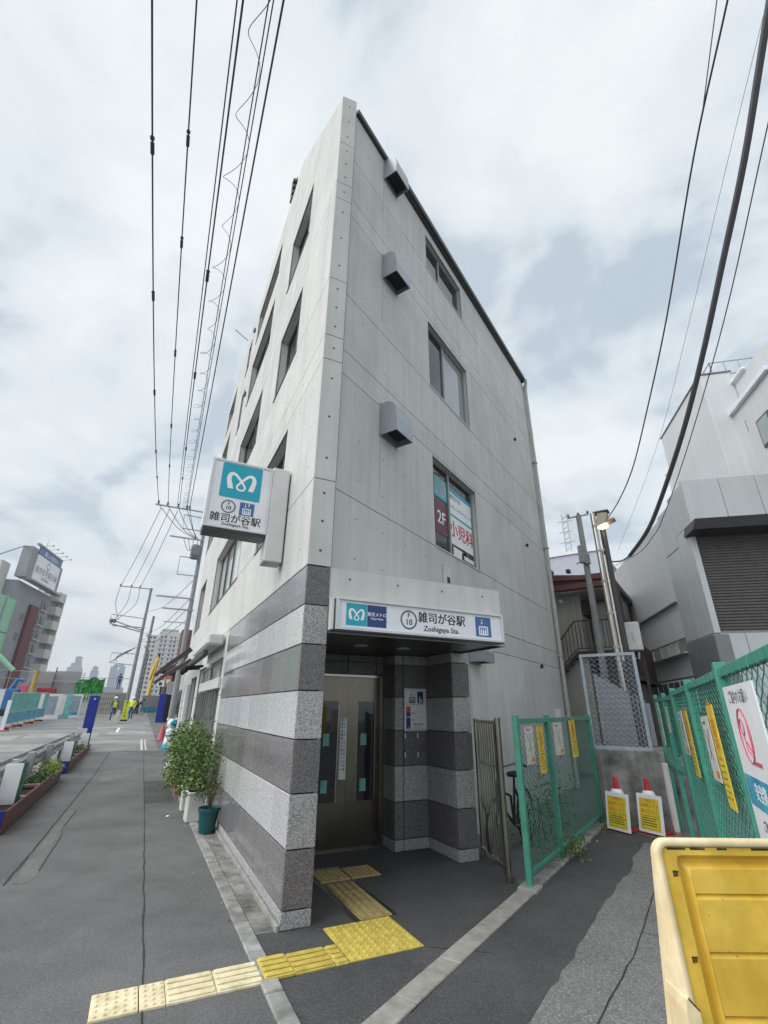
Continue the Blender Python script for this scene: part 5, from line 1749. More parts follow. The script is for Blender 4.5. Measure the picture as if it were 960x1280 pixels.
b = MB('galv'); b.tube([(0, -.05, 5.8), (.02, -.25, 5.92)], .03, 6); b.build('arm', dp_)
mb_ = thing('meter_cabinet', 'white meter cabinet on a dark post beside the apartment stairs', 'cabinet', R(1.86, 9.0, 0), RROT)
b = MB('offwhite'); b.box(-.08, .22, -.14, .06, 3.02, 3.68, .02); b.build('cabinet', mb_)
b = MB('alu'); b.box(.05, .10, -.155, -.141, 3.25, 3.45, .01); b.build('handle', mb_)
b = MB('house_dk'); b.box(-.18, -.06, .0, .10, 0, 4.6); b.box(.14, .20, .07, .13, 0, 3.0); b.build('post', mb_)
b = MB('pvc'); b.tube([(-.02, -.05, 2.97), (.0, -.06, 2.85), (.09, -.06, 2.83), (.11, -.05, 2.97)], .025, 8); b.build('conduit', mb_)

# ================================================================== overhead cables on the right
def smooth_path(pts, k=6):
    res = []
    n = len(pts)
    for i in range(n - 1):
        p0, p1, p2, p3 = [Vector(pts[max(0, min(n - 1, i + j))]) for j in (-1, 0, 1, 2)]
        for q in range(k):
            t = q / k
            res.append(0.5 * (2 * p1 + (p2 - p0) * t + (2 * p0 - 5 * p1 + 4 * p2 - p3) * t * t + (3 * p1 - p0 - 3 * p2 + p3) * t ** 3))
    res.append(Vector(pts[-1]))
    return res


def cable(name, lab, cat, pts, r, mt='cable', grp=None, n=6):
    P = smooth_path(pts)
    base = P[-1].copy()
    b = MB(mt); b.tube([p - base for p in P], r, n)
    o = b.build(name, None, tuple(base))
    tag(o, lab, cat, grp)
    return o


def ext(pts, L):
    a, c = Vector(pts[0]), Vector(pts[1])
    return [tuple(a + (a - c).normalized() * L)] + list(pts)


cable('power_cable', 'thick grey sleeved cable sagging down to the lamp post', 'cable', ext([(3.66, 2.3, 7.83), (3.84, 3.12, 7.16), (4.02, 3.96, 6.62), (4.21, 4.85, 6.06), (4.43, 5.91, 5.49), (4.73, 7.33, 4.95), (4.92, 8.19, 4.76), (5.16, 9.32, 4.69)], 2.5), .036, 'cable_g', n=8)
cable('power_cable', 'short dark end of the thick cable at the lamp post', 'cable', [(5.16, 9.32, 4.69), (5.28, 9.9, 4.76), (5.43, 10.62, 4.96)], .016)
cable('power_cable', 'thin dark cable running up from the top of the lamp post', 'cable', ext([(3.70, 2.48, 8.86), (3.97, 3.73, 8.33), (4.33, 5.44, 7.26), (4.66, 7.0, 6.52), (4.91, 8.14, 6.1), (5.15, 9.31, 5.93), (5.39, 10.44, 5.95)], 2.5), .011)
cable('power_cable', 'thin branch wire joining the dark cable high above the lane', 'cable', ext([(3.72, 2.58, 9.13), (3.89, 3.36, 8.51)], 2.5), .006)
cable('power_cable', 'very faint thin wire between the two dark cables on the right', 'cable', ext([(3.64, 2.19, 8.0), (3.87, 3.26, 7.5), (4.22, 4.89, 6.7), (4.64, 6.87, 5.83), (5.29, 9.97, 5.04)], 2.5), .0022)
cable('power_cable', 'thin beaded wire hanging lowest beside the warehouse corner', 'cable', ext([(3.75, 2.72, 7.03), (4.08, 4.25, 6.04), (4.45, 5.98, 5.2), (4.75, 7.39, 4.67), (4.86, 7.92, 4.59), (5.02, 8.66, 4.56), (5.38, 10.37, 4.79)], 2.5), .006)

# ================================================================== left side: pavement edge
def planter(v0, v1, lab):
    t = thing('planter_box', lab, 'planter', B(-2.93, v0, 0), FROT)
    L = v1 - v0
    H = .30
    b = MB('planter'); b.box(.14, .175, 0, L, 0.02, H, .006); b.box(-.175, -.14, 0, L, 0.02, H, .006); b.build('side_wall', t)
    b = MB('royal'); b.box(-.139, .139, 0, .03, .02, H - .002, .004); b.build('end_wall', t)
    b = MB('planter'); b.box(-.139, .139, L - .03, L, .02, H - .002, .004); b.build('end_wall', t)
    b = MB('soil'); b.box(-.138, .138, .031, L - .031, .02, H - .09); b.build('soil', t)
    n = int(L / 1.2)
    for k in range(1, n):
        b = MB('planter_in'); b.box(-.138, .138, L * k / n - .06, L * k / n + .06, H - .06, H - .012, .004); b.build('cross_bar', t)
    b = MB('print_w'); b.box(.02, .06, -.001, -.0005, .18, .21); b.build('label_mark', t)
    return t
pl1 = planter(4.62, 10.45, 'near brown planter box with blue end beside the guard rail, plants at its far half')
pl2 = planter(11.86, 18.5, 'far brown planter box with blue end beside the guard rail and blue board')
def low_plant(u, v, z, n, sp, mt, lab, size=.05):
    t = thing('planter_plant', lab, 'plant', B(u, v, z), FROT)
    b = MB(mt); leaf_cloud(b, n, lambda: (random.gauss(0, .09), random.uniform(-sp, sp), abs(random.gauss(.09, .07))), size); b.build('foliage', t, kind='stuff')
    b = MB('stem')
    for k in range(4): b.tube([(0, (k - 1.5) * sp / 2, -.08), (random.gauss(0, .04), (k - 1.5) * sp / 2, .14)], .006, 4)
    b.build('stem', t)
low_plant(-2.93, 9.6, .26, 900, .75, 'leaf_y', 'yellow green bushy plant at the far end of the near planter', .035)
low_plant(-2.93, 8.1, .24, 420, .6, 'leaf2', 'low dark plant in the middle of the near planter', .03)
low_plant(-2.93, 16.6, .24, 260, .8, 'leaf2', 'sparse dark plant in the far planter', .03)
# guard rail
gr = thing('guard_rail', 'grey steel guard rail with posts along the left edge of the pavement', 'guard rail', B(-3.28, 3.0, 0), FROT)
prof = [(0, .40), (.05, .44), (.05, .50), (.0, .545), (.0, .565), (.05, .61), (.05, .67), (0, .71)]
bb_ = []
b = MB('galv')
vs = [(x, y, z) for y in (0, 16.6) for x, z in prof]
n = len(prof)
b.add(vs, [[i, i + 1, n + i + 1, n + i] for i in range(n - 1)])
b.add([(x + .008, y, z) for x, y, z in vs], [[i, i + 1, n + i + 1, n + i] for i in range(n - 1)])
b.add([(x + .008 * s_, y, z) for y in (0, 16.6) for (x, z) in (prof[-1], prof[0]) for s_ in (0, 1)], [(0, 1, 5, 4), (2, 3, 7, 6)])
b.build('beam', gr)
b = MB('galv'); b.box(-.20, -.19, 0, 16.6, .44, .70); b.build('back_beam', gr)
for k in range(5):
    b = MB('galv'); b.box(-.12, -.005, .9 + k * 3.9, 1.03 + k * 3.9, 0, .70, .01); b.build('post', gr)
for y_ in (5.2, 7.6, 12.2):
    b = MB('galv'); b.box(.06, .20, y_ - .06, y_ + .06, .15, .80, .008); b.build('front_post', gr)
def upright_board(u, v, w_, h_, lab, mt='print_w', zb=.22):
    t = thing('edge_board', lab, 'board', B(u, v, zb), FROT)
    b = MB(mt); b.box(-w_ / 2, w_ / 2, -.012, .012, 0, h_, .004); b.build('white_board', t)
    b = MB('green_dk'); b.box(w_ / 2 + .001, w_ / 2 + .035, -.02, .16, 0, h_ + .02, .004); b.build('green_side', t)
    return t
upright_board(-2.99, 5.7, .24, .58, 'nearest white board with dark green side in the near planter')
upright_board(-2.98, 10.75, .05, .62, 'narrow green sided board between the two planters', zb=0)
upright_board(-2.94, 12.6, .24, .52, 'white board with dark green side at the front of the far planter')
upright_board(-2.94, 18.0, .22, .50, 'far white board with dark green side beside the blue board')
bl = thing('blue_board', 'tall leaning royal blue padded board at the end of the guard rail', 'board', B(-3.0, 20.6), FROT + rad(6))
b = MB('royal'); b.box(-.34, .06, -.05, .05, .62, 1.92, .02); b.build('wide_pad', bl)
b = MB('royal'); b.box(-.14, .05, -.045, .045, 0, .618, .015); b.build('narrow_pad', bl)
b = MB('print_w'); b.ball((-.12, -.052, 1.78), .04, .004, .03); b.build('white_mark', bl)

# ================================================================== potted plants along the wall
def pot_plant(u, v, pot, n, rx, ry, z0, z1, lab, mt, size=.045, tilt=0):
    t = thing('potted_plant', lab, 'potted plant', B(u, v, 0), FROT + random.uniform(-.1, .1))
    kind, r, h = pot
    if kind == 'square':
        b = MB('pot_white'); b.box(-r, r, -r, r, 0, h, .015); b.box(-r - .015, r + .015, -r - .015, r + .015, h - .04, h, .01)
    else:
        b = MB(kind); b.lathe([(r * .74, 0), (r * .97, h * .86), (r * 1.08, h * .87), (r * 1.08, h), (r * .98, h), (r * .94, h - .03)], 24)
    b.build('pot', t)
    b = MB('soil'); b.lathe([(r * .93, h - .035), (r * .9, h - .03)], 16); b.build('soil', t)
    b = MB('stem')
    ends = []
    for k in range(15):
        a = random.uniform(0, 2 * PI); q = random.uniform(.2, .9)
        e = (rx * q * math.cos(a), ry * q * math.sin(a), z0 + (z1 - z0) * (random.uniform(.5, .95) if k % 2 else random.uniform(.02, .5)))
        mid = (e[0] * .25 + random.gauss(0, .03), e[1] * .25 + random.gauss(0, .03), h + (e[2] - h) * .5)
        b.tube([(0, 0, h - .05), mid, e], .008, 5, r1=.003); ends.append((mid, e))
    b.build('stem', t)
    b = MB(mt)
    clumps = [e for _, e in ends] + [((m_[0] + e[0]) / 2, (m_[1] + e[1]) / 2, (m_[2] + e[2]) / 2) for m_, e in ends]
    def fn():
        c = random.choice(clumps); s = .105
        return (max(-rx, min(rx * .75, c[0] + random.gauss(0, s))), c[1] + random.gauss(0, s * 1.2), max(z0 * .8, c[2] + random.gauss(0, s)))
    leaf_cloud(b, n, fn, size)
    b.build('foliage', t, kind='stuff')
    return t
pot_plant(-.15, 3.62, ('pot_teal', .145, .33), 130, .15, .28, .5, 1.25, 'sparse shrub in a dark teal round pot, nearest along the granite wall', 'leaf2', .03)
pot_plant(-.25, 4.55, ('square', .13, .42), 2300, .26, .55, .40, 1.46, 'bushy green shrub in the near white square pot', 'leaf', .032)
pot_plant(-.26, 5.5, ('square', .12, .38), 2300, .30, .66, .36, 1.38, 'bushy green shrub in the far white square pot', 'leaf2', .034)
pot_plant(-.27, 7.1, ('terracotta', .15, .28), 2300, .36, .85, .22, 1.42, 'bushy shrub in the near terracotta pot', 'leaf', .034)
pot_plant(-.28, 8.7, ('terracotta', .16, .32), 2300, .34, .85, .25, 1.48, 'bushy light green shrub in the far terracotta pot', 'leaf_y', .034)
bx_ = thing('white_bundle', 'small white wrapped bundle on the ground past the potted plants', 'bundle', B(-.22, 11.6, 0), FROT)
b = MB('print_w'); b.lathe([(.14, 0), (.17, .08), (.15, .2), (.07, .27), (.06, .31)], 14); b.build('bag', bx_, smooth=True)
b = MB('print_w')
for s_ in (-1, 1): b.tube([(s_ * .04, 0, .29), (s_ * .11, 0, .42)], .03, 6, r1=.012)
b.build('knot_ears', bx_)
tilt_b = thing('small_sign', 'small tilted white sign board among the potted plants', 'sign', B(-.35, 9.9, 0), FROT)
b = MB('print_w'); b.prism([(-.18, 0, .75), (.22, 0, 1.15), (.26, 0, 1.11), (-.14, 0, .70)], (0, .02, 0)); b.build('board', tilt_b)
b = MB('pole_dk'); b.tube([(.05, .02, 0), (.05, .03, .95)], .012, 6); b.build('stake', tilt_b)
# animal shaped barrier post and cone
ms = thing('barrier_post', 'white and aqua animal shaped plastic barrier post by the potted plants', 'barrier', B(.02, 18.0), FROT)
b = MB('print_w'); b.lathe([(.24, .06), (.21, .3), (.17, .68), (.14, .74)], 18); b.build('body', ms, smooth=True)
b = MB('teal'); b.lathe([(.26, 0), (.26, .05), (.235, .16), (.225, .165)], 18); b.lathe([(.196, .44), (.192, .52)], 18); b.build('aqua_band', ms)
b = MB('print_w'); b.ball((0, 0, .92), .19, .16, .20); hd = b.build('head', ms, smooth=True)
b = MB('teal'); b.ball((.03, .0, .93), .175, .175, .165); b.build('aqua_cap', hd, smooth=True)
for s_ in (-1, 1):
    b = MB('print_w'); b.ball((s_ * .16, 0, 1.07), .065, .04, .065); b.build('ear', hd, smooth=True)
b = MB('rubber'); b.box(-.27, .27, -.22, .22, -.02, .0); b.build('base', ms)
cn = thing('traffic_cone', 'faded pink traffic cone behind the animal shaped barrier post', 'traffic cone', B(-.10, 22.0), FROT)
b = MB('cone_pink'); b.lathe([(.19, .03), (.045, .66), (.03, .68)], 18); b.build('cone_body', cn)
b = MB('cone_pink'); b.box(-.2, .2, -.2, .2, 0, .03, .01); b.build('cone_base', cn)

# ================================================================== street furniture further back
def slab(name, lab, cat, u, v, w_, h_, mt, dep=.06, rz=0, z=None, parts=()):
    t = thing(name, lab, cat, B(u, v, z), FROT + rz)
    b = MB(mt); b.box(-w_ / 2, w_ / 2, -dep / 2, dep / 2, 0.02, h_, .012); b.build('board', t)
    b = MB('galv'); b.box(-w_ / 2, w_ / 2, -.25, .25, 0, .019); b.build('foot', t)
    for (mt2, x0, x1, z0, z1) in parts:
        b = MB(mt2); b.box(x0, x1, -dep / 2 - .006, -dep / 2 - .0005, z0, z1); b.build('front_panel', t)
    return t
slab('standing_panel', 'blue standing panel beside the utility pole', 'panel', .25, 37.6, .55, 2.05, 'royal', .08)
bpn = thing('black_gate', 'black barred folded gate beside the blue panel', 'gate', B(.75, 36.8), FROT)
b = MB('black_f'); b.box(-.30, -.26, -.03, .03, 0, 2.0); b.box(.26, .30, -.03, .03, 0, 2.0); b.box(-.26, .26, -.03, .03, 1.94, 2.0); b.box(-.26, .26, -.03, .03, .05, .11); b.build('gate_frame', bpn)
bq = MB('black_f'); bq.box(-.02, .02, -.02, .02, .11, 1.94); qm = bq.mesh('bar')
for k in range(9): link(qm, 'bar', bpn, (-.23 + k * .0575, 0, 0))
b = MB('black_f'); b.box(-.26, .26, .031, .04, .11, 1.94); b.build('back_sheet', bpn)
slab('grey_cabinet', 'tall pale grey cabinet panel behind the black gate', 'cabinet', .95, 40, .9, 3.0, 'hoard', .5)
slab('shop_banner', 'red and white shop banner beyond the awning', 'banner', .0, 41, .55, 1.0, 'print_w', .04, z=gz(41) + 2.6, parts=[('print_pink', -.2, .2, .5, .9), ('print_k', -.15, .1, .1, .35)])
slab('shop_banner', 'orange shop banner next to the red and white one', 'banner', .55, 41.2, .5, .9, 'panel_orange', .04, z=gz(41) + 2.6, parts=[('print_w', -.15, .15, .3, .6)])
ys = thing('yellow_sign', 'tall narrow yellow vertical sign standing beside the workers', 'sign', B(-2.2, 40.2), FROT)
b = MB('hv'); b.box(-.19, .19, -.03, .03, .12, 1.50, .01); b.build('sign_board', ys)
b = MB('rubber'); b.box(-.25, .25, -.2, .2, 0, .11, .02); b.build('base', ys)
for i, ch in enumerate('通行止迂回'):
    text(ch, .22, 'print_k', ys, (0, -.032, 1.34 - i * .25), bold=.02)
sb_ = thing('sand_pile', 'pale heap of sand bags leaning beside the yellow sign', 'sand bags', B(-2.75, 36.5), FROT)
b = MB('paper'); b.prism([(-.55, -.3, 0), (.25, -.3, 0), (.32, -.3, .85), (.15, -.3, .9), (-.2, -.3, .22)], (0, .7, 0)); b.build('bag_heap', sb_)

# people -----------------------------------------------------------
def person(lab, loc, rotz, pose, mats, helmet=True, s=1.0):
    """pose: dict of joints; one skinned body, clothes coloured by region"""
    t = thing('person', lab, 'person', loc, rotz)
    bm = bmesh.new()
    sk = bm.verts.layers.skin.verify()
    J = {}
    def jv(n, co, r):
        v = bm.verts.new(Vector(co) * s); v[sk].radius = (r * s, r * s); J[n] = v
        return v
    for n, (co, r) in pose['j'].items():
        jv(n, co, r)
    J['pelvis'][sk].use_root = True
    for a, c in pose['e']:
        bm.edges.new((J[a], J[c]))
    # five fingers on each hand
    for side in ('l', 'r'):
        h = J['hand_' + side]; wv = J['wrist_' + side]
        dirv = (h.co - wv.co).normalized()
        oth = dirv.cross(Vector((0, 1, 0))).normalized() if abs(dirv.y) < .9 else Vector((1, 0, 0))
        for k in range(5):
            off = oth * ((k - 1.5) * .02 if k < 4 else -.045) * s
            L = (.075, .085, .08, .065, .05)[k] * s
            p1 = bm.verts.new(h.co + off + dirv * L * .5); p2 = bm.verts.new(h.co + off * 1.1 + dirv * L + Vector((0, -.015, 0)) * s)
            p1[sk].radius = (.009 * s,) * 2; p2[sk].radius = (.007 * s,) * 2
            bm.edges.new((h, p1)); bm.edges.new((p1, p2))
    me = bpy.data.meshes.new('skeleton')
    bm.to_mesh(me); bm.free()
    ob = bpy.data.objects.new('skeleton', me)
    COL.objects.link(ob)
    md = ob.modifiers.new('skin', 'SKIN'); md.use_smooth_shade = True
    sub = ob.modifiers.new('sub', 'SUBSURF'); sub.levels = 1; sub.render_levels = 1
    bpy.context.view_layer.update()
    dg = bpy.context.evaluated_depsgraph_get()
    m2 = bpy.data.meshes.new_from_object(ob.evaluated_get(dg), depsgraph=dg)
    bpy.data.objects.remove(ob)
    m2.name = 'body'
    m2.materials.clear()
    for mm in mats: m2.materials.append(M[mm])
    jj = {n: Vector(c) * s for n, (c, r) in pose['j'].items()}
    for p in m2.polygons:
        c = p.center
        best = min(jj, key=lambda n: (jj[n] - c).length)
        if best in ('head', 'neck', 'chin') or best.startswith('hand'):
            k = 0
        elif best.startswith(('shoulder', 'elbow', 'wrist')):
            k = 1
        elif best in ('chest', 'belly'):
            k = 2
        elif best.startswith('toe') or best.startswith('ankle'):
            k = 4
        else:
            k = 3
        p.material_index = k
        p.use_smooth = True
    link(m2, 'body', t)
    hp = jj['head']
    if helmet:
        b = MB('helmet'); b.lathe([(.135 * s, 0), (.13 * s, .03 * s), (.115 * s, .09 * s), (.06 * s, .14 * s), (.01, .15 * s)], 14, tuple(hp + Vector((0, 0, .02 * s)))); b.lathe([(.15 * s, -.005), (.15 * s, .005)], 14, tuple(hp + Vector((0, -.02, .02 * s)))); b.build('helmet', t, smooth=True)
    else:
        b = MB('hair'); b.ball(tuple(hp + Vector((0, .015, .03 * s))), .115 * s, .125 * s, .12 * s); b.build('hair', t, smooth=True)
    b = MB('skin'); b.ball(tuple(hp + Vector((0, -.115 * s, -.03 * s))), .016 * s, .02 * s, .022 * s, 6, 5); b.build('nose', t)
    for q in (-1, 1):
        b = MB('print_k'); b.ball(tuple(hp + Vector((q * .04 * s, -.10 * s, .0))), .011 * s, .008 * s, .008 * s, 6, 5); b.build('eye', t)
        b = MB('skin'); b.ball(tuple(hp + Vector((q * .105 * s, .0, -.01))), .012 * s, .022 * s, .032 * s, 6, 5); b.build('ear', t)
    b = MB('print_pink'); b.ball(tuple(hp + Vector((0, -.098 * s, -.07 * s))), .024 * s, .008 * s, .007 * s, 6, 5); b.build('mouth', t)
    return t
EDG = [('pelvis', 'belly'), ('belly', 'chest'), ('chest', 'neck'), ('neck', 'head')]
for q in 'lr':
    EDG += [('pelvis', 'hip_' + q), ('hip_' + q, 'knee_' + q), ('knee_' + q, 'ankle_' + q), ('ankle_' + q, 'toe_' + q), ('chest', 'shoulder_' + q), ('shoulder_' + q, 'elbow_' + q), ('elbow_' + q, 'wrist_' + q), ('wrist_' + q, 'hand_' + q)]
def standing(spread=.10, arm=(.30, -.10), lean=0.0):
    j = {'pelvis': ((0, 0, .93), .14), 'belly': ((0, -.01 - lean * .3, 1.10), .145), 'chest': ((0, -lean * .7, 1.32), .155), 'neck': ((0, -lean, 1.49), .06), 'head': ((0, -lean - .01, 1.62), .105)}
    for q, sg in (('l', -1), ('r', 1)):
        j['hip_' + q] = ((sg * .09, 0, .88), .10)
        j['knee_' + q] = ((sg * (spread + .01), -.03, .49), .065)
        j['ankle_' + q] = ((sg * spread * 1.1, .01, .09), .045)
        j['toe_' + q] = ((sg * spread * 1.25, -.14, .035), .035)
        j['shoulder_' + q] = ((sg * .20, -lean * .8, 1.41), .065)
        j['elbow_' + q] = ((sg * (.25), -lean * .8 + .03, 1.13), .046)
        j['wrist_' + q] = ((sg * (arm[0] - .03), -lean + arm[1], .92), .033)
        j['hand_' + q] = ((sg * (arm[0] - .05), -lean + arm[1] - .04, .84), .028)
    return {'j': j, 'e': EDG}
def bending():
    p = standing()
    j = p['j']
    for n in ('belly', 'chest', 'neck', 'head'):
        (x, y, z), r = j[n]
        k = z - .93
        j[n] = ((x + k * .75, y, .93 + k * .62), r)
    for q in 'lr':
        for n, (dx_, dy_, z_) in {'shoulder_': (.36, 0, 1.22), 'elbow_': (.48, -.02, .98), 'wrist_': (.56, -.05, .80), 'hand_': (.58, -.07, .73)}.items():
            sg = -1 if q == 'l' else 1
            j[n + q] = ((dx_, sg * .18 + dy_, z_), j[n + q][1])
    return p
person('worker in white helmet, yellow vest and blue trousers left of the yellow sign', B(-3.05, 40.6), FROT + rad(25), standing(.12, (.30, -.12)), ['skin', 'jacket', 'hv', 'trouser', 'black_f'])
person('worker in white helmet and full yellow hi-vis top, right behind the yellow sign', B(-1.8, 43.0), FROT - rad(20), standing(.09, (.27, -.2)), ['skin', 'hv', 'hv', 'trouser', 'black_f'])
person('person in black bending over a bicycle near the far fence', B(-1.45, 52.5), FROT, bending(), ['skin', 'black_f', 'black_f', 'black_f', 'black_f'], helmet=False)
person('person in dark blue work clothes standing on the far concrete platform', B(-3.7, 56.5, 3.35), FROT, standing(.1, (.3, -.2), .12), ['skin', 'trouser', 'trouser', 'trouser', 'black_f'], helmet=False, s=.95)
fbk = thing('bicycle', 'distant grey bicycle leaning by the person in black', 'bicycle', B(-.95, 52.3), FROT + rad(60))
for y in (0, 1.05):
    b = MB('rubber'); b.tube([(0, y + .32 * math.cos(2 * PI * i / 20), .33 + .32 * math.sin(2 * PI * i / 20)) for i in range(20)], .025, 5, closed=True); b.build('wheel', fbk)
b = MB('galv'); b.tube([(0, 0, .33), (0, .15, .8), (0, .6, .6), (0, .6, .3), (0, 1.05, .33), (0, .72, .75)], .025, 6); b.build('bike_frame', fbk)
b = MB('galv'); b.tube([(-.25, .12, .98), (0, .15, .95), (.25, .12, .98)], .018, 6); b.tube([(0, .15, .8), (0, .15, .95)], .018, 6); b.build('handlebar', fbk)
b = MB('rubber'); b.box(-.07, .07, .62, .85, .75, .82, .02); b.build('saddle', fbk)

# ================================================================== construction fence and works
cf = thing('site_fence', 'row of see-through aqua and blue picture panels closing the building site', 'fence', B(-7.9, 29.5), FROT)
import itertools
def line_pts(a, c, n):
    return [(a[0] + (c[0] - a[0]) * i / n, a[1] + (c[1] - a[1]) * i / n) for i in range(n + 1)]
segs = line_pts((-7.95, 30.5), (-7.75, 41.8), 7)
kinds = ['mesh'] * 5 + ['grey', 'mesh']
for i in range(7):
    (ua, va), (ub, vb) = segs[i], segs[i + 1]
    t = cf
    zb = gz(va) - gz(29.5)
    fr_ = MB('lattice'); x0, x1, y0, y1 = ua + 7.9, ub + 7.9, va - 29.5, vb - 29.5
    z0, z1 = zb + .28, zb + 1.95
    for p in ([(x0, y0, z0), (x1, y1, z0)], [(x0, y0, z1), (x1, y1, z1)], [(x0, y0, zb), (x0, y0, z1)], [(x1, y1, zb), (x1, y1, z1)], [(x0, y0, z0 + .62), (x1, y1, z0 + .62)]):
        fr_.tube(p, .022, 5)
    o = fr_.build('panel_frame', t)
    b = MB('panel_sea'); b.prism([(x0 + .0, y0 + .03, z0), (x1, y1 - .03, z0), (x1, y1 - .03, z0 + .6), (x0, y0 + .03, z0 + .6)], (-.01, 0, 0)); b.build('sea_picture', o)
    if kinds[i] == 'mesh':
        b = MB('panel_aqua')
        for k in range(22):
            y = y0 + .05 + (y1 - y0 - .1) * k / 21; xx = x0 + (x1 - x0) * k / 21
            b.tube([(xx, y, z0 + .62), (xx, y, z1)], .012, 3, caps=False)
        for k in range(9):
            z = z0 + .66 + .08 * k
            b.tube([(x0, y0, z + .4), (x1, y1, z + .4)], .006, 3, caps=False)
        b.build('wire_panel', o, kind='stuff')
    b = MB('panel_orange' if i % 2 else 'rubber'); b.box(x0 - .25, x0 + .25, y0 - .15, y0 + .15, zb, zb + .10); b.build('foot_weight', o)
for i, (u, v, mt, w_, pts_) in enumerate([(-7.65, 42.6, 'white_frame', 1.5, [('panel_grey', -.35, .45, .35, 1.7)]), (-7.25, 43.2, 'panel_orange', .45, []), (-6.75, 44.0, 'panel_aqua', .8, [('white_frame', -.3, -.05, .3, 1.8)]), (-6.2, 44.9, 'white_frame', .95, [('panel_grey', -.3, .35, .5, 1.75), ('panel_sea', -.3, .35, .25, .48)])]):
    slab('barrier_screen', ['white framed grey panel at the end of the site fence', 'narrow orange panel beside the white framed grey panel', 'aqua panel between orange and white panels', 'white framed panel with blue foot next to the lattice gate'][i], 'panel', u, v, w_, 1.88, mt, .05, parts=pts_)
slab('barrier_screen', 'large white panel at the left end of the site fence', 'panel', -8.9, 30.2, 1.2, 2.1, 'white_frame', .05)
wp = thing('marker_post', 'white leaning marker post in front of the site fence', 'post', B(-7.75, 29.2), FROT)
b = MB('print_w'); b.box(-.09, .09, -.03, .03, .05, 1.55, .01); b.build('board', wp); b = MB('cone_red'); b.box(-.3, .3, -.2, .2, 0, .05); b.build('base', wp)
# lattice gate
lg = thing('lattice_gate', 'silver accordion lattice gate closing the site road', 'gate', B(-5.95, 45.2), FROT + math.atan2(6.5, 2.3) - PI / 2)
LL = 6.9
b = MB('lattice')
nx = 13
dz_ = gz(51.7) - gz(45.2)
for k in range(nx + 1):
    y = LL * k / nx
    b.tube([(0, y, .08 + dz_ * k / nx), (0, y, 1.95 + dz_ * k / nx)], .028, 4, caps=False)
o = b.build('upright', lg, kind='stuff')
b = MB('lattice')
st = 1.85 / 4
for k in range(nx):
    for j in range(4):
        ya, yb_ = LL * k / nx, LL * (k + 1) / nx
        za_ = .1 + st * j + dz_ * k / nx
        b.tube([(-.02, ya, za_), (-.02, yb_, za_ + st)], .024, 3, caps=False); b.tube([(.02, ya, za_ + st), (.02, yb_, za_)], .024, 3, caps=False)
b.build('lattice', lg, kind='stuff')
# site contents
sw = thing('hoarding_wall', 'tall grey steel hoarding wall behind the site fence', 'wall', B(-11.6, 52.0), FROT)
for k, (x0, x1, y_, h_) in enumerate([(0, 2.1, 2.4, 4.0), (2.12, 4.4, 2.8, 4.1)]):
    b = MB('hoard'); b.box(x0 + .01, x1 - .01, y_, y_ + .15, 0, h_ - .03, .01); b.build('wall_panel', sw)
    b = MB('galv'); b.tube([(x0, y_ - .1, h_ * .72), (x1, y_ - .1, h_ * .72)], .03, 5); b.build('rail', sw)
b = MB('pole_dk'); b.tube([(2.1, 2.3, 0), (2.2, 2.3, 4.4)], .05, 6); b.build('post', sw)
mc = thing('site_machine', 'blue site machine behind the aqua fence panels', 'machine', B(-11.6, 49.5), FROT)
b = MB('ex_b'); b.box(-.9, .5, -.5, .5, .5, 2.2, .05); b.build('body', mc)
b = MB('ex_b'); b.tube([(-.2, 0, 2.2), (.1, 0, 3.0), (.6, 0, 2.9)], .16, 8); b.build('arm', mc)
b = MB('print_pink'); b.box(.55, 1.0, -.3, .3, 1.9, 2.6, .05); b.build('motor', mc)
b = MB('rubber'); b.box(-1.0, .6, -.6, .6, 0, .5, .1); b.build('track', mc)
yp = thing('casing_pipe', 'ochre upright casing pipe in the building site', 'pipe', B(-10.7, 52.5), FROT)
b = MB('ochre'); b.tube([(0, 0, 0), (0, 0, 3.9)], .20, 14); b.build('pipe', yp); b = MB('ochre'); b.lathe([(.24, 3.7), (.24, 3.92)], 14); b.build('collar', yp)
rs = thing('skip_container', 'red steel container behind the site fence', 'container', B(-9.9, 53.6), FROT)
b = MB('red'); b.box(-.55, .95, -.6, .6, .3, 2.35, .03); b.build('body', rs)
b = MB('red')
for k in range(5): b.box(-.45 + k * .32, -.38 + k * .32, -.64, -.601, .4, 2.3)
b.build('rib', rs)
gp_ = thing('site_pipe', 'pale green sloping pipe above the left end of the site fence', 'pipe', B(-13.4, 50), FROT)
b = MB('sheet_green'); b.tube([(-2.6, 3, 6.8), (0, 3, 4.5), (.7, 3, 3.9)], .22, 10); b.build('pipe', gp_)
b = MB('galv'); b.box(-2.7, -2.3, 2.8, 3.2, 0, 6.7); b.build('stand', gp_)
sr = thing('scaffold_rail', 'thin scaffold rails running above the site fence', 'scaffold', B(-13.0, 53.0), FROT)
b = MB('galv')
for z in (3.2, 3.9): b.tube([(-1.5, 0, z), (6.2, 1.0, z - .2)], .03, 5)
for k in range(6): b.tube([(-1.4 + k * 1.5, .2 * k, 0), (-1.4 + k * 1.5, .2 * k, 4.0)], .03, 5)
b.build('tube', sr)
tn = thing('green_tarp', 'bright green tarpaulin heaped behind the lattice gate', 'tarpaulin', B(-6.2, 54.5), FROT)
b = MB('tarp')
vs, fs = [], []
random.seed(3)
for i in range(11):
    for j in range(9):
        x = -1.25 + 2.5 * i / 10; z = 1.1 + 2.3 * j / 8
        if i < 3: z = min(z, 3.0 + .1 * i)
        vs.append((x, .25 * math.sin(i * 1.9 + j * .8) + random.uniform(-.09, .09), z + random.uniform(-.05, .05) + (.12 * math.sin(i * 1.3) if j == 8 else 0)))
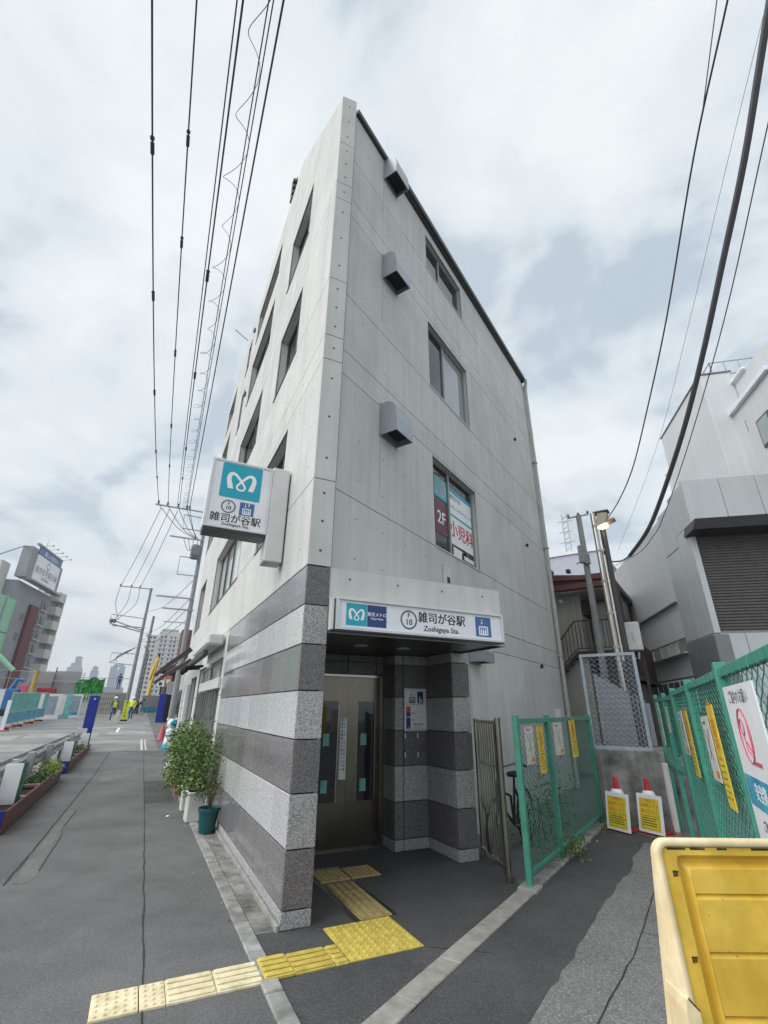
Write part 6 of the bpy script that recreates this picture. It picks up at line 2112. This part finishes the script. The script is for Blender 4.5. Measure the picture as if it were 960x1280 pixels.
for i in range(10):
    for j in range(8):
        fs.append([i * 9 + j, (i + 1) * 9 + j, (i + 1) * 9 + j + 1, i * 9 + j + 1])
b.add(vs, fs); b.build('sheet', tn, smooth=False)
b = MB('galv'); b.tube([(-1.2, .35, 0), (-1.2, .35, 3.4)], .04, 5); b.tube([(1.2, .35, 0), (1.2, .35, 3.4)], .04, 5); b.tube([(-1.3, .35, 3.45), (3.6, .6, 3.5)], .035, 5); b.build('support', tn)
pf = thing('concrete_platform', 'pale concrete platform beyond the lattice gate', 'platform', B(-3.6, 57), FROT)
b = MB('kerb_r'); b.box(-1.6, 1.2, -1, 2.5, -1.3, 2.0, .04); b.build('block', pf); b = MB('hoard'); b.box(-1.5, 1.0, -.6, 2.0, 2.0, 2.08); b.build('top_slab', pf)
ff_ = thing('site_fence', 'far grey and blue fence closing the end of the road', 'fence', B(-1.1, 55.5), FROT + rad(20))
for k in range(2):
    b = MB('hoard'); b.box(.01 + .95 * k, .94 + .95 * k, -.02, .02, .75, 1.85); b.build('grey_panel', ff_)
    b = MB('panel_sea'); b.box(.01 + .95 * k, .94 + .95 * k, -.02, .02, .12, .74); b.build('blue_panel', ff_)
b = MB('galv'); b.tube([(0, .05, 0), (0, .05, 1.9)], .03, 5); b.tube([(1.9, .05, 0), (1.9, .05, 1.9)], .03, 5); b.build('post', ff_)
ex = thing('excavator', 'yellow excavator arm and cab beyond the far fence', 'excavator', B(-.6, 62), FROT)
b = MB('ex_y')
P_ = [(.0, 0, 1.0), (.15, 0, 3.2), (.35, 0, 5.2), (.45, 0, 6.4)]
b.tube(P_, .24, 4, r1=.16); b.build('boom', ex)
b = MB('ex_y'); b.tube([(.45, 0, 6.4), (.1, 0, 5.0), (-.15, 0, 3.6)], .13, 4); b.build('stick', ex)
b = MB('house_dk'); b.box(.3, .6, -.15, .15, 6.3, 6.75, .05); b.build('knuckle', ex)
b = MB('ex_y'); b.box(.8, 2.4, -.8, .8, .9, 1.9, .08); b.build('body', ex)
b = MB('blackglass'); b.box(1.2, 2.2, -.7, .5, 1.9, 3.2, .08); b.build('cab', ex)
b = MB('rubber'); b.box(.4, 2.8, -1.0, 1.0, 0, .9, .2); b.build('track', ex)

# ================================================================== poles and cables of the street
np_ = thing('utility_pole', 'nearest street utility pole with transformer and crossarms beside the station building', 'utility pole', B(.78, 33.0), FROT)
b = MB('pole_c'); b.tube([(0, 0, -.2), (.10, 0, 16.1)], .20, 14, r1=.125); b.build('pole', np_, smooth=False)
zb = gz(33)
def arm(t, x0, x1, z, r=.05, y=-.15):
    b = MB('galv'); b.box(x0, x1, y - r, y + r, z - r, z + r, .01); return b.build('crossarm', t)
arm(np_, -3.75, .3, 15.72); arm(np_, -2.3, .2, 13.35); arm(np_, -1.85, .3, 7.85); arm(np_, -2.4, .2, 8.7); arm(np_, -1.6, .2, 6.9, .03)
for loop_ in ([(.1, -.15, 15.2), (-1.55, -.15, 15.25), (-1.5, -.15, 14.1), (.1, -.15, 14.1)], [(.15, -.15, 11.85), (-1.3, -.15, 11.85), (-1.3, -.15, 10.45), (.15, -.15, 10.45)]):
    b = MB('galv'); b.tube(loop_, .045, 5); b.build('bracket_frame', np_)
b = MB('trans'); b.lathe([(.30, 11.75), (.33, 11.8), (.33, 12.75), (.27, 12.85)], 14, (-.32, -.3, 0)); b.box(-.62, -.02, -.72, -.6, 11.9, 12.6, .03); b.build('transformer', np_)
for x in (-3.55, -2.89, -2.12, -1.47, -1.27):
    b = MB('insul'); b.lathe([(.05, 0), (.09, .08), (.05, .14), (.09, .2), (.03, .33)], 8, (x, -.15, 15.77)); b.tube([(x, -.4, 15.95), (x, .15, 15.85)], .05, 6); b.build('insulator', np_)
b = MB('pvc'); b.box(-.25, .28, -.3, .3, 3.9, 4.0, .02); b.build('band_clamp', np_)
b = MB('cable')
random.seed(5)
for x in (-3.55, -2.89, -2.12, -1.47, -1.27):
    a = Vector((x, -.15, 15.8)); c = Vector((-.5 + random.uniform(-.4, .3), -.2, 13.4))
    mid = (a + c) / 2 + Vector((.1, 0, -.5)); b.tube(smooth_path([a, mid, c], 5), .022, 4)
for k in range(4):
    a = Vector((-1.3 + k * .35, -.2, 13.3)); c = Vector((-.4, -.3, 12.8)); b.tube(smooth_path([a, (a + c) / 2 + Vector((0, 0, -.7)), c], 5), .02, 4)
b.build('jumper_wire', np_, kind='stuff')

fp1 = thing('utility_pole', 'far twin utility pole, left and taller of the two beyond the workers', 'utility pole', B(-2.55, 56.0), FROT)
b = MB('pole_c'); b.tube([(0, 0, -.2), (.1, 0, 13.6)], .21, 12, r1=.14); b.build('pole', fp1)
arm(fp1, -3.2, .3, 13.45); arm(fp1, -3.0, .3, 9.0, .06)
b = MB('galv')
b.tube([(.2, -.2, 10.0), (-3.3, -.2, 10.2), (-3.4, -.2, 9.4)], .05, 5); b.build('bracket_frame', fp1); b = MB('galv'); b.tube([(.1, -.2, 6.1), (-2.4, -.2, 6.1), (-2.5, -.2, 5.1), (.0, -.2, 4.9)], .05, 5)
b.build('bracket_frame', fp1)
for q_ in ([(-3.2, -.2, 9.6), (-.1, -.2, 8.7)], [(-3.3, -.2, 9.2), (-.1, -.2, 8.5)]):
    b = MB('galv'); b.tube(q_, .07, 5); b.build('strut', fp1)
b = MB('insul')
for x in (-3.1, -2.0, -1.1): b.lathe([(.06, 0), (.1, .1), (.04, .25)], 8, (x, -.15, 13.5))
for x in (-3.2, -2.9): b.ball((x, -.3, 9.5), .2, .15, .25)
b.build('insulator', fp1)
b = MB('cable')
for x in (-3.1, -2.0, -1.1): b.tube(smooth_path([(x, -.15, 13.4), (x - .1, -.15, 11.5), (-2.9 + random.uniform(-.1, .4), -.2, 9.6)], 4), .025, 4)
for k in range(3): b.tube(smooth_path([(-2.4 + k * .3, -.2, 5.2), (-1.8, -.2, 5.6 + k * .1), (-.2, -.2, 6.8)], 4), .03, 4)
b.build('jumper_wire', fp1, kind='stuff')
fp2 = thing('utility_pole', 'far twin utility pole, right and shorter of the two beyond the workers', 'utility pole', B(-1.75, 57.5), FROT)
b = MB('pole_c'); b.tube([(0, 0, -.2), (.15, 0, 10.6)], .2, 12, r1=.14); b.build('pole', fp2)
b = MB('galv'); b.lathe([(.25, 8.2), (.25, 8.5)], 10); b.lathe([(.25, 7.0), (.25, 7.2)], 10); b.build('band_clamp', fp2)
b = MB('pole_dk'); b.tube([(.3, -.2, 0), (.38, -.2, 6.6)], .06, 6); b.build('conduit', fp2)


def street_cable(lab, u1, z1, u2, z2, sag, r, v1=33.0, v2=-7.0, beads=(), grp=None, spiral=None, mt='cable'):
    P = []
    z1 = min(z1, 16.55)
    for i in range(61):
        t = i / 60
        P.append(Vector(B(u1 + (u2 - u1) * t, v1 + (v2 - v1) * t, z1 + (z2 - z1) * t - 4 * sag * t * (1 - t))))
    base = P[0].copy()
    t_ = thing('power_cable', lab, 'cable', tuple(base), 0)
    b = MB(mt); b.tube([p - base for p in P], r, 6); b.build('wire', t_)
    for q in beads:
        i = min(59, int(q * 60)); p = P[i].lerp(P[i + 1], q * 60 - i); d = (P[i + 1] - P[i]).normalized()
        b = MB('cable'); b.tube([p - base - d * .13, p - base + d * .13], r * 2.2, 8); b.tube([p - base + d * .2, p - base + d * .26], r * 2.4, 8); b.build('joint_sleeve', t_)
    if spiral:
        S = []
        n = 60 * 14
        L = (P[-1] - P[0]).length
        for k in range(n):
            t = k / n; i = min(59, int(t * 60)); p = P[i].lerp(P[i + 1], t * 60 - i)
            ph = 2 * PI * t * L / 1.15
            rr = spiral * (1 + .25 * math.sin(ph * .37))
            S.append(p - base + Vector((rr * math.cos(ph) - rr * .6, 0, rr * math.sin(ph) - rr * .3)))
        b = MB('cable'); b.tube(S, .006, 4); b.build('spiral_wire', t_)
    return t_
street_cable('leftmost overhead street cable with two dark joints', -2.77, 16.43, -3.5, 13.0, .9, .020, beads=(.18, .30, .47, .62, .74))
street_cable('second overhead street cable from the left', -2.11, 17.33, -3.1, 15.5, .75, .020, beads=(.2, .34, .5, .64, .72))
street_cable('thinner left cable of the close pair in the middle', -1.42, 17.62, -2.3, 15.0, .45, .018)
street_cable('right cable of the close pair in the middle with dark joints', -1.25, 17.3, -2.0, 12.0, 1.05, .020, beads=(.22, .36, .55, .68))
street_cable('overhead telephone cable wrapped by a loose spiral wire', -.72, 16.2, -1.62, 11.0, 1.6, .011, spiral=.16)
street_cable('plain cable running beside the spiral wrapped cable', -.66, 16.2, -1.56, 11.05, 1.6, .011)
street_cable('rightmost twisted overhead street cable nearest the building', -.49, 16.9, -1.45, 15.0, .0, .026)
for i, (x, xf) in enumerate(((-3.3, -3.1), (-2.7, -2.0), (-2.1, -1.1))):
    P0, P1 = B(x + .78, 33, 16.0), B(-2.55 + xf, 56, gz(56) + 13.5)
    cable('power_cable', ['left', 'middle', 'right'][i] + ' one of the three cables between the near and far street poles', 'cable', [P0, tuple((Vector(P0) + Vector(P1)) / 2 - Vector((0, 0, .35))), P1], .022)
for i, (za, ub, zb_) in enumerate(((8.5, -.3, 8.8), (9.2, -2.4, 9.4), (7.6, -1.2, 8.6), (10.6, -.6, 12.0))):
    P0, P1 = B(.7, 33, za), B(-2.4, 57, zb_)
    cable('service_cable', ['sagging lower service cable between the street poles', 'upper service cable meeting the bracket of the far poles', 'lowest service cable crossing between the street poles', 'steep service cable from the near pole bracket to the far poles'][i], 'cable', [P0, tuple((Vector(P0) + Vector(P1)) / 2 - Vector((0, 0, .7))), P1], .02)

# ================================================================== buildings far off on the left
GA, GB_ = -69.9, 97.5
gb = thing('office_building', 'grey multi storey building with maroon stripe and white rooftop billboard on the left', 'building', (GA, GB_, 1.5), rad(90 + 14) - 0)
# local: x = depth to the right seen from the street is handled by mapping a (along) -> local x
gb.rotation_euler = (0, 0, PI / 2 + rad(14))
def Z(z): return 1.68 + (z - 1.68) * 2 - 1.5
def A2_(a): return a * 2
def gbx(name, mt, a0, a1, d0, d1, z0, z1, c=0, parent=gb):
    # a runs along the facade (local x), d is depth behind it (local y)
    b = MB(mt); b.box(A2_(a0), A2_(a1), d0, d1, Z(z0) if z0 is not None else -2, Z(z1), c)
    return b.build(name, parent)
gbx('wall', 'bld_grey', -7.45, .05, 0, 14, None, 12.2)
gbx('stripe', 'bld_mar', -4.2, -2.45, -.5, -.01, None, 10.6)
for z in (10.6, 9.15, 7.75, 6.4, 5.1):
    for a in (-1.75, -1.05):
        wo = gbx('window', 'win_far', a, a + .42, -.10, -.01, z, z + .85)
        gbx('window_ledge', 'bld_white', a - .1, a + .5, -.5, -.11, z - .12, z - .02, parent=wo)
for z in (9.0, 7.2):
    gbx('window', 'win_far', -5.2, -4.7, -.06, -.01, z, z + .6)
for k in range(6):
    z0 = 12.0 - k * 1.45
    gbx('balcony', 'bld_white', .55, 2.25, -1.2, 5, z0 - .05, z0 + .80 if k else z0 + .9, .02)
    gbx('balcony_soffit', 'bld_grey', .55, 2.2, .2, 5, z0 - .62, z0 - .06)
gbx('wing_wall', 'bld_white', .06, .54, .3, 9, None, 12.9); gbx('wing_side', 'bld_white', 2.26, 2.45, -1.0, 9, None, 13.05)
gbx('rooftop_room', 'bld_white', -9.0, -7.5, 2, 8, 10.5, 13.6, .05); gbx('rooftop_room', 'bld_grey', .3, .9, 1.2, 3, 12.9, 13.4)
rbb = thing('rooftop_billboard', 'white rooftop billboard with blue heading strip on the grey building', 'billboard', (GA, GB_, 1.5), PI / 2 + rad(14))
gbx('board', 'print_w', -6.45, -1.0, -1.0, -.8, 12.68, 15.0, parent=rbb); gbx('heading', 'blue_p', -6.45, -1.0, -1.02, -.8, 15.02, 15.72, parent=rbb)
gbx('side_box', 'bld_grey', -7.7, -6.5, -.9, .8, 12.5, 15.4, parent=rbb); gbx('side_box', 'bld_grey', -.95, -.3, -.9, .8, 12.5, 15.2, parent=rbb)
gbx('walkway', 'galv', -7.2, .2, -1.8, -.2, 12.35, 12.5, parent=rbb); gbx('top_edge', 'bld_grey', -7.0, -1.0, -1.1, -.7, 15.76, 15.95, parent=rbb)
text('新しい住まい', 1.05, 'print_w', rbb, (A2_(-3.7), -1.04, Z(15.37)), bold=.02)
text('総合住宅展示場', 1.45, 'print_grey', rbb, (A2_(-3.75), -1.02, Z(13.65)), bold=0.0)
text('HOUSING', .8, 'print_grey', rbb, (A2_(-3.75), -1.02, Z(13.08)))
b = MB('print_grey'); ring(b, A2_(-3.75), -1.02, Z(14.45), .55, .72, 20); b.build('emblem', rbb)
b = MB('galv')
for k in range(5): b.tube([(A2_(-6 + k * 1.2), -1.0, Z(15.9)), (A2_(-6 + k * 1.2) + .3, -2.4, Z(16.1))], .05, 4); b.ball((A2_(-6 + k * 1.2) + .3, -2.5, Z(16.1)), .18)
b.tube([(A2_(-4.3), 0, Z(15.9)), (A2_(-4.2), 0, Z(17.2))], .05, 4); b.build('lamp_bracket', rbb)
b = MB('galv'); b.tube([(A2_(-7.6), 0, Z(15.3)), (A2_(-8.3), 0, Z(15.2)), (A2_(-12), 0, Z(13.2))], .12, 5); b.build('stay', rbb)
gs_ = thing('sheeted_building', 'building wrapped in pale green sheeting at the left edge', 'building', (GA, GB_, 1.5), PI / 2 + rad(14))
for k in range(3):
    zt_ = Z(10.4)
    b = MB('sheet_green'); b.box(-26 + k * .02, A2_(-6.95), -.4 - .02 * k, 6, zt_ * k / 3 + .06, zt_ * (k + 1) / 3 - .06, .05); b.build('sheeting', gs_)
b = MB('galv')
for x in (-25, -21.5, -18, A2_(-6.95) - .4): b.tube([(x, -.6, 0), (x, -.6, Z(10.5))], .09, 5)
b.build('scaffold_tube', gs_)

at_ = thing('apartment_tower', 'tall white apartment tower behind the street poles', 'building', (PX + E1[0] * -2.5 + E2[0] * 370, PY + E1[1] * -2.5 + E2[1] * 370, 1.5), FROT)
b = MB('bld_white'); b.box(-1.5, 5.6, 0, 14, -3, 47, .1); b.build('wall', at_)
b = MB('bld_white'); b.box(5.7, 20, -2, 14, -3, 49.5, .1); b.build('wall', at_)
b = MB('tower_grey'); b.box(7, 18, -.5, 10, 49.5, 51.5); b.build('roof_room', at_)
wm = MB('win_far'); wm.box(0, 1.5, -.12, .0, 0, 1.5); wm_ = wm.mesh('window')
wm2 = MB('win_far'); wm2.box(0, 1.1, -.12, 0, 0, 1.6); wm2_ = wm2.mesh('window')
for k in range(15):
    for x in (-.4, 2.2): link(wm_, 'window', at_, (x, 0, 2.5 + k * 3.0))
    for x in (7, 9.6, 13.2, 15.8): link(wm2_, 'window', at_, (x, -2, 3.0 + k * 3.0))
    b = MB('tower_grey'); b.box(5.9, 19.8, -2.25, -2.005, 1.6 + k * 3.0, 2.2 + k * 3.0); b.build('balcony', at_)
def tower(lab, u, v, parts_, mt):
    t = thing('tower', lab, 'tower', B(u, v, 1.5), FROT)
    for (x0, x1, z0, z1, m_) in parts_:
        b = MB(m_); b.box(x0, x1, 0, 25, z0, z1); b.build('block', t)
    return t
t1 = tower('distant stepped grey tower beyond the hoarding wall', -112, 990, [(-11, 10, -5, 62, 'tower_grey'), (-7, 7.5, 62, 69, 'tower_grey'), (-2, 6, 69, 80, 'tower_glass')], 'tower_grey')
for k in range(8):
    b = MB('tower_glass'); b.box(-10.5, 9.5, -.5, -.01, 16 + k * 5.5, 18.5 + k * 5.5); b.build('window_band', t1)
t2 = tower('distant slim pale tower right of the stepped tower', -82, 991, [(-5, 6, -5, 58, 'tower_glass'), (-3, 4, 58, 65, 'tower_glass')], 'tower_glass')
t3 = tower('distant twin topped blue glass tower', -46, 993, [(-12, -1.5, -5, 66, 'tower_glass'), (1.5, 11, -5, 67, 'tower_glass'), (-1.4, 1.4, -5, 60, 'tower_grey'), (-8, 8, 67.2, 70, 'tower_glass')], 'tower_glass')
for (u, v, w_, h_, lab) in ((-200, 700, 60, 22, 'low distant grey block left of the stepped tower'), (-60, 640, 40, 18, 'low distant grey block below the blue towers'), (-30, 500, 26, 16, 'low distant grey block beside the far poles')):
    tower(lab, u, v, [(-w_ / 2, w_ / 2, -5, h_, 'tower_grey')], 'tower_grey')
rb = thing('brick_building', 'red brown building glimpsed behind the nearest street pole', 'building', B(6.0, 120, 1.5), FROT)
b = MB('bld_mar'); b.box(-1, 1.5, 0, 8, -2, 17.5); b.build('wall', rb)
b = MB('win_far')
for k in range(4): b.box(-.5, .6, -.08, -.01, 3 + k * 3.4, 4.6 + k * 3.4)
b.build('window', rb)
sh2 = thing('shop_house', 'low shop house with dark red roof beyond the station building', 'house', B(2.2, 44, None), FROT)
b = MB('house_dk'); b.box(-1.7, 5, 0, 9, 0, 4.0); b.build('wall', sh2)
b = MB('bld_mar'); b.prism([(-2.3, -.6, 4.0), (5.4, -.6, 4.0), (1.6, -.6, 6.2)], (0, 10, 0)); b.build('roof', sh2)
nb = thing('neighbour_building', 'pale neighbouring shop building beyond the station building', 'building', B(1.4, 16.0, None), FROT)
b = MB('house'); b.box(-.9, 7, 0, 9, -.2, 3.6); b.build('wall', nb)
b = MB('white_frame'); b.box(-1.0, 7, -.1, 9.1, 3.6, 3.8); b.build('parapet', nb)
for k in range(3):
    b = MB('frame_dk'); b.box(-.94, -.901, .8 + k * 2.8, 2.6 + k * 2.8, .4, 2.4); wo = b.build('window', nb)
    b = MB('glass_dk'); b.box(-.95, -.941, .9 + k * 2.8, 2.5 + k * 2.8, .5, 2.3); b.build('pane', wo)

# ================================================================== haze of the air
b = MB()
b.box(-2300, 2300, -1500, 2400, -1.0, 140)
hz_ = b.build('haze', kind='stuff')
hm = bpy.data.materials.new('haze')
hm.use_nodes = True
ht = hm.node_tree
ht.nodes.clear()
ho = ht.nodes.new('ShaderNodeOutputMaterial')
hv_ = ht.nodes.new('ShaderNodeVolumePrincipled')
hv_.inputs['Color'].default_value = (0.82, 0.88, 0.93, 1)
hv_.inputs['Density'].default_value = 0.00055
ht.links.new(hv_.outputs[0], ho.inputs['Volume'])
hz_.data.materials.append(hm)

# ================================================================== litter, fallen leaves and grit along the edges
random.seed(11)
b = MB('stem')
def bit(p, s_, mt):
    b.use(mt)
    a = random.uniform(0, PI)
    c, d_ = math.cos(a) * s_, math.sin(a) * s_
    z = random.uniform(.001, .008)
    b.add([(p[0] - c, p[1] - d_, p[2]), (p[0] + d_ * .5, p[1] - c * .5, p[2] + z), (p[0] + c, p[1] + d_, p[2] + .002), (p[0] - d_ * .5, p[1] + c * .5, p[2] + z * .6)], [(0, 1, 2, 3)])
for _ in range(420):
    k = random.random()
    if k < .35:
        p = B(random.uniform(-.17, -.04) if random.random() < .7 else random.uniform(-.5, -.33), random.uniform(.1, 9), .012)
    elif k < .62:
        p = R(1.335 + random.choice((-1, 1)) * abs(random.gauss(.09, .05)), random.uniform(1.9, 5.4), .03)
    elif k < .8:
        p = B(-2.72 + abs(random.gauss(0, .06)), random.uniform(4.6, 17), .012)
    else:
        p = R(random.uniform(1.4, 2.3), random.uniform(4.2, 5.4), .016)
    bit(p, random.choice((.004, .006, .010, .016)), random.choice(('stem', 'leaf_y', 'stem', 'terracotta', 'soil', 'kerb_r')))
b.build('fallen_leaves', kind='stuff')
lt = thing('litter', 'small crumpled white paper scrap lying on the left pavement', 'litter', B(-.62, 5.0, .006), FROT)
b = MB('print_w'); b.add([(0, 0, 0), (.05, .01, .012), (.06, .05, .003), (.01, .04, .016), (.03, .025, .022)], [(0, 1, 4), (1, 2, 4), (2, 3, 4), (3, 0, 4)]); b.build('scrap', lt)

# groups for the remaining repeats
GROUPS = {'potted_plant': 'potted plants along the granite wall', 'edge_board': 'white and green boards at the planters', 'planter_box': 'planter boxes along the guard rail',
          'planter_plant': 'plants in the planter boxes', 'barrier_screen': 'screens closing the building site', 'power_cable': 'overhead power cables', 'service_cable': 'service cables between the street poles',
          'utility_pole': 'utility poles', 'person': 'people on the site road', 'weed': 'weeds at the left green fence', 'tower': 'distant towers', 'mesh_fence': 'green mesh fences of the lane',
          'window_poster': 'posters in the clinic window', 'shop_banner': 'shop banners beyond the awning', 'bicycle': 'bicycles', 'kerb': 'kerb rows', 'site_fence': 'site fences'}
for o in list(bpy.data.objects):
    if o.parent is None and 'category' in o and 'group' not in o:
        base = o.name.split('.')[0]
        if base in GROUPS:
            o['group'] = GROUPS[base]
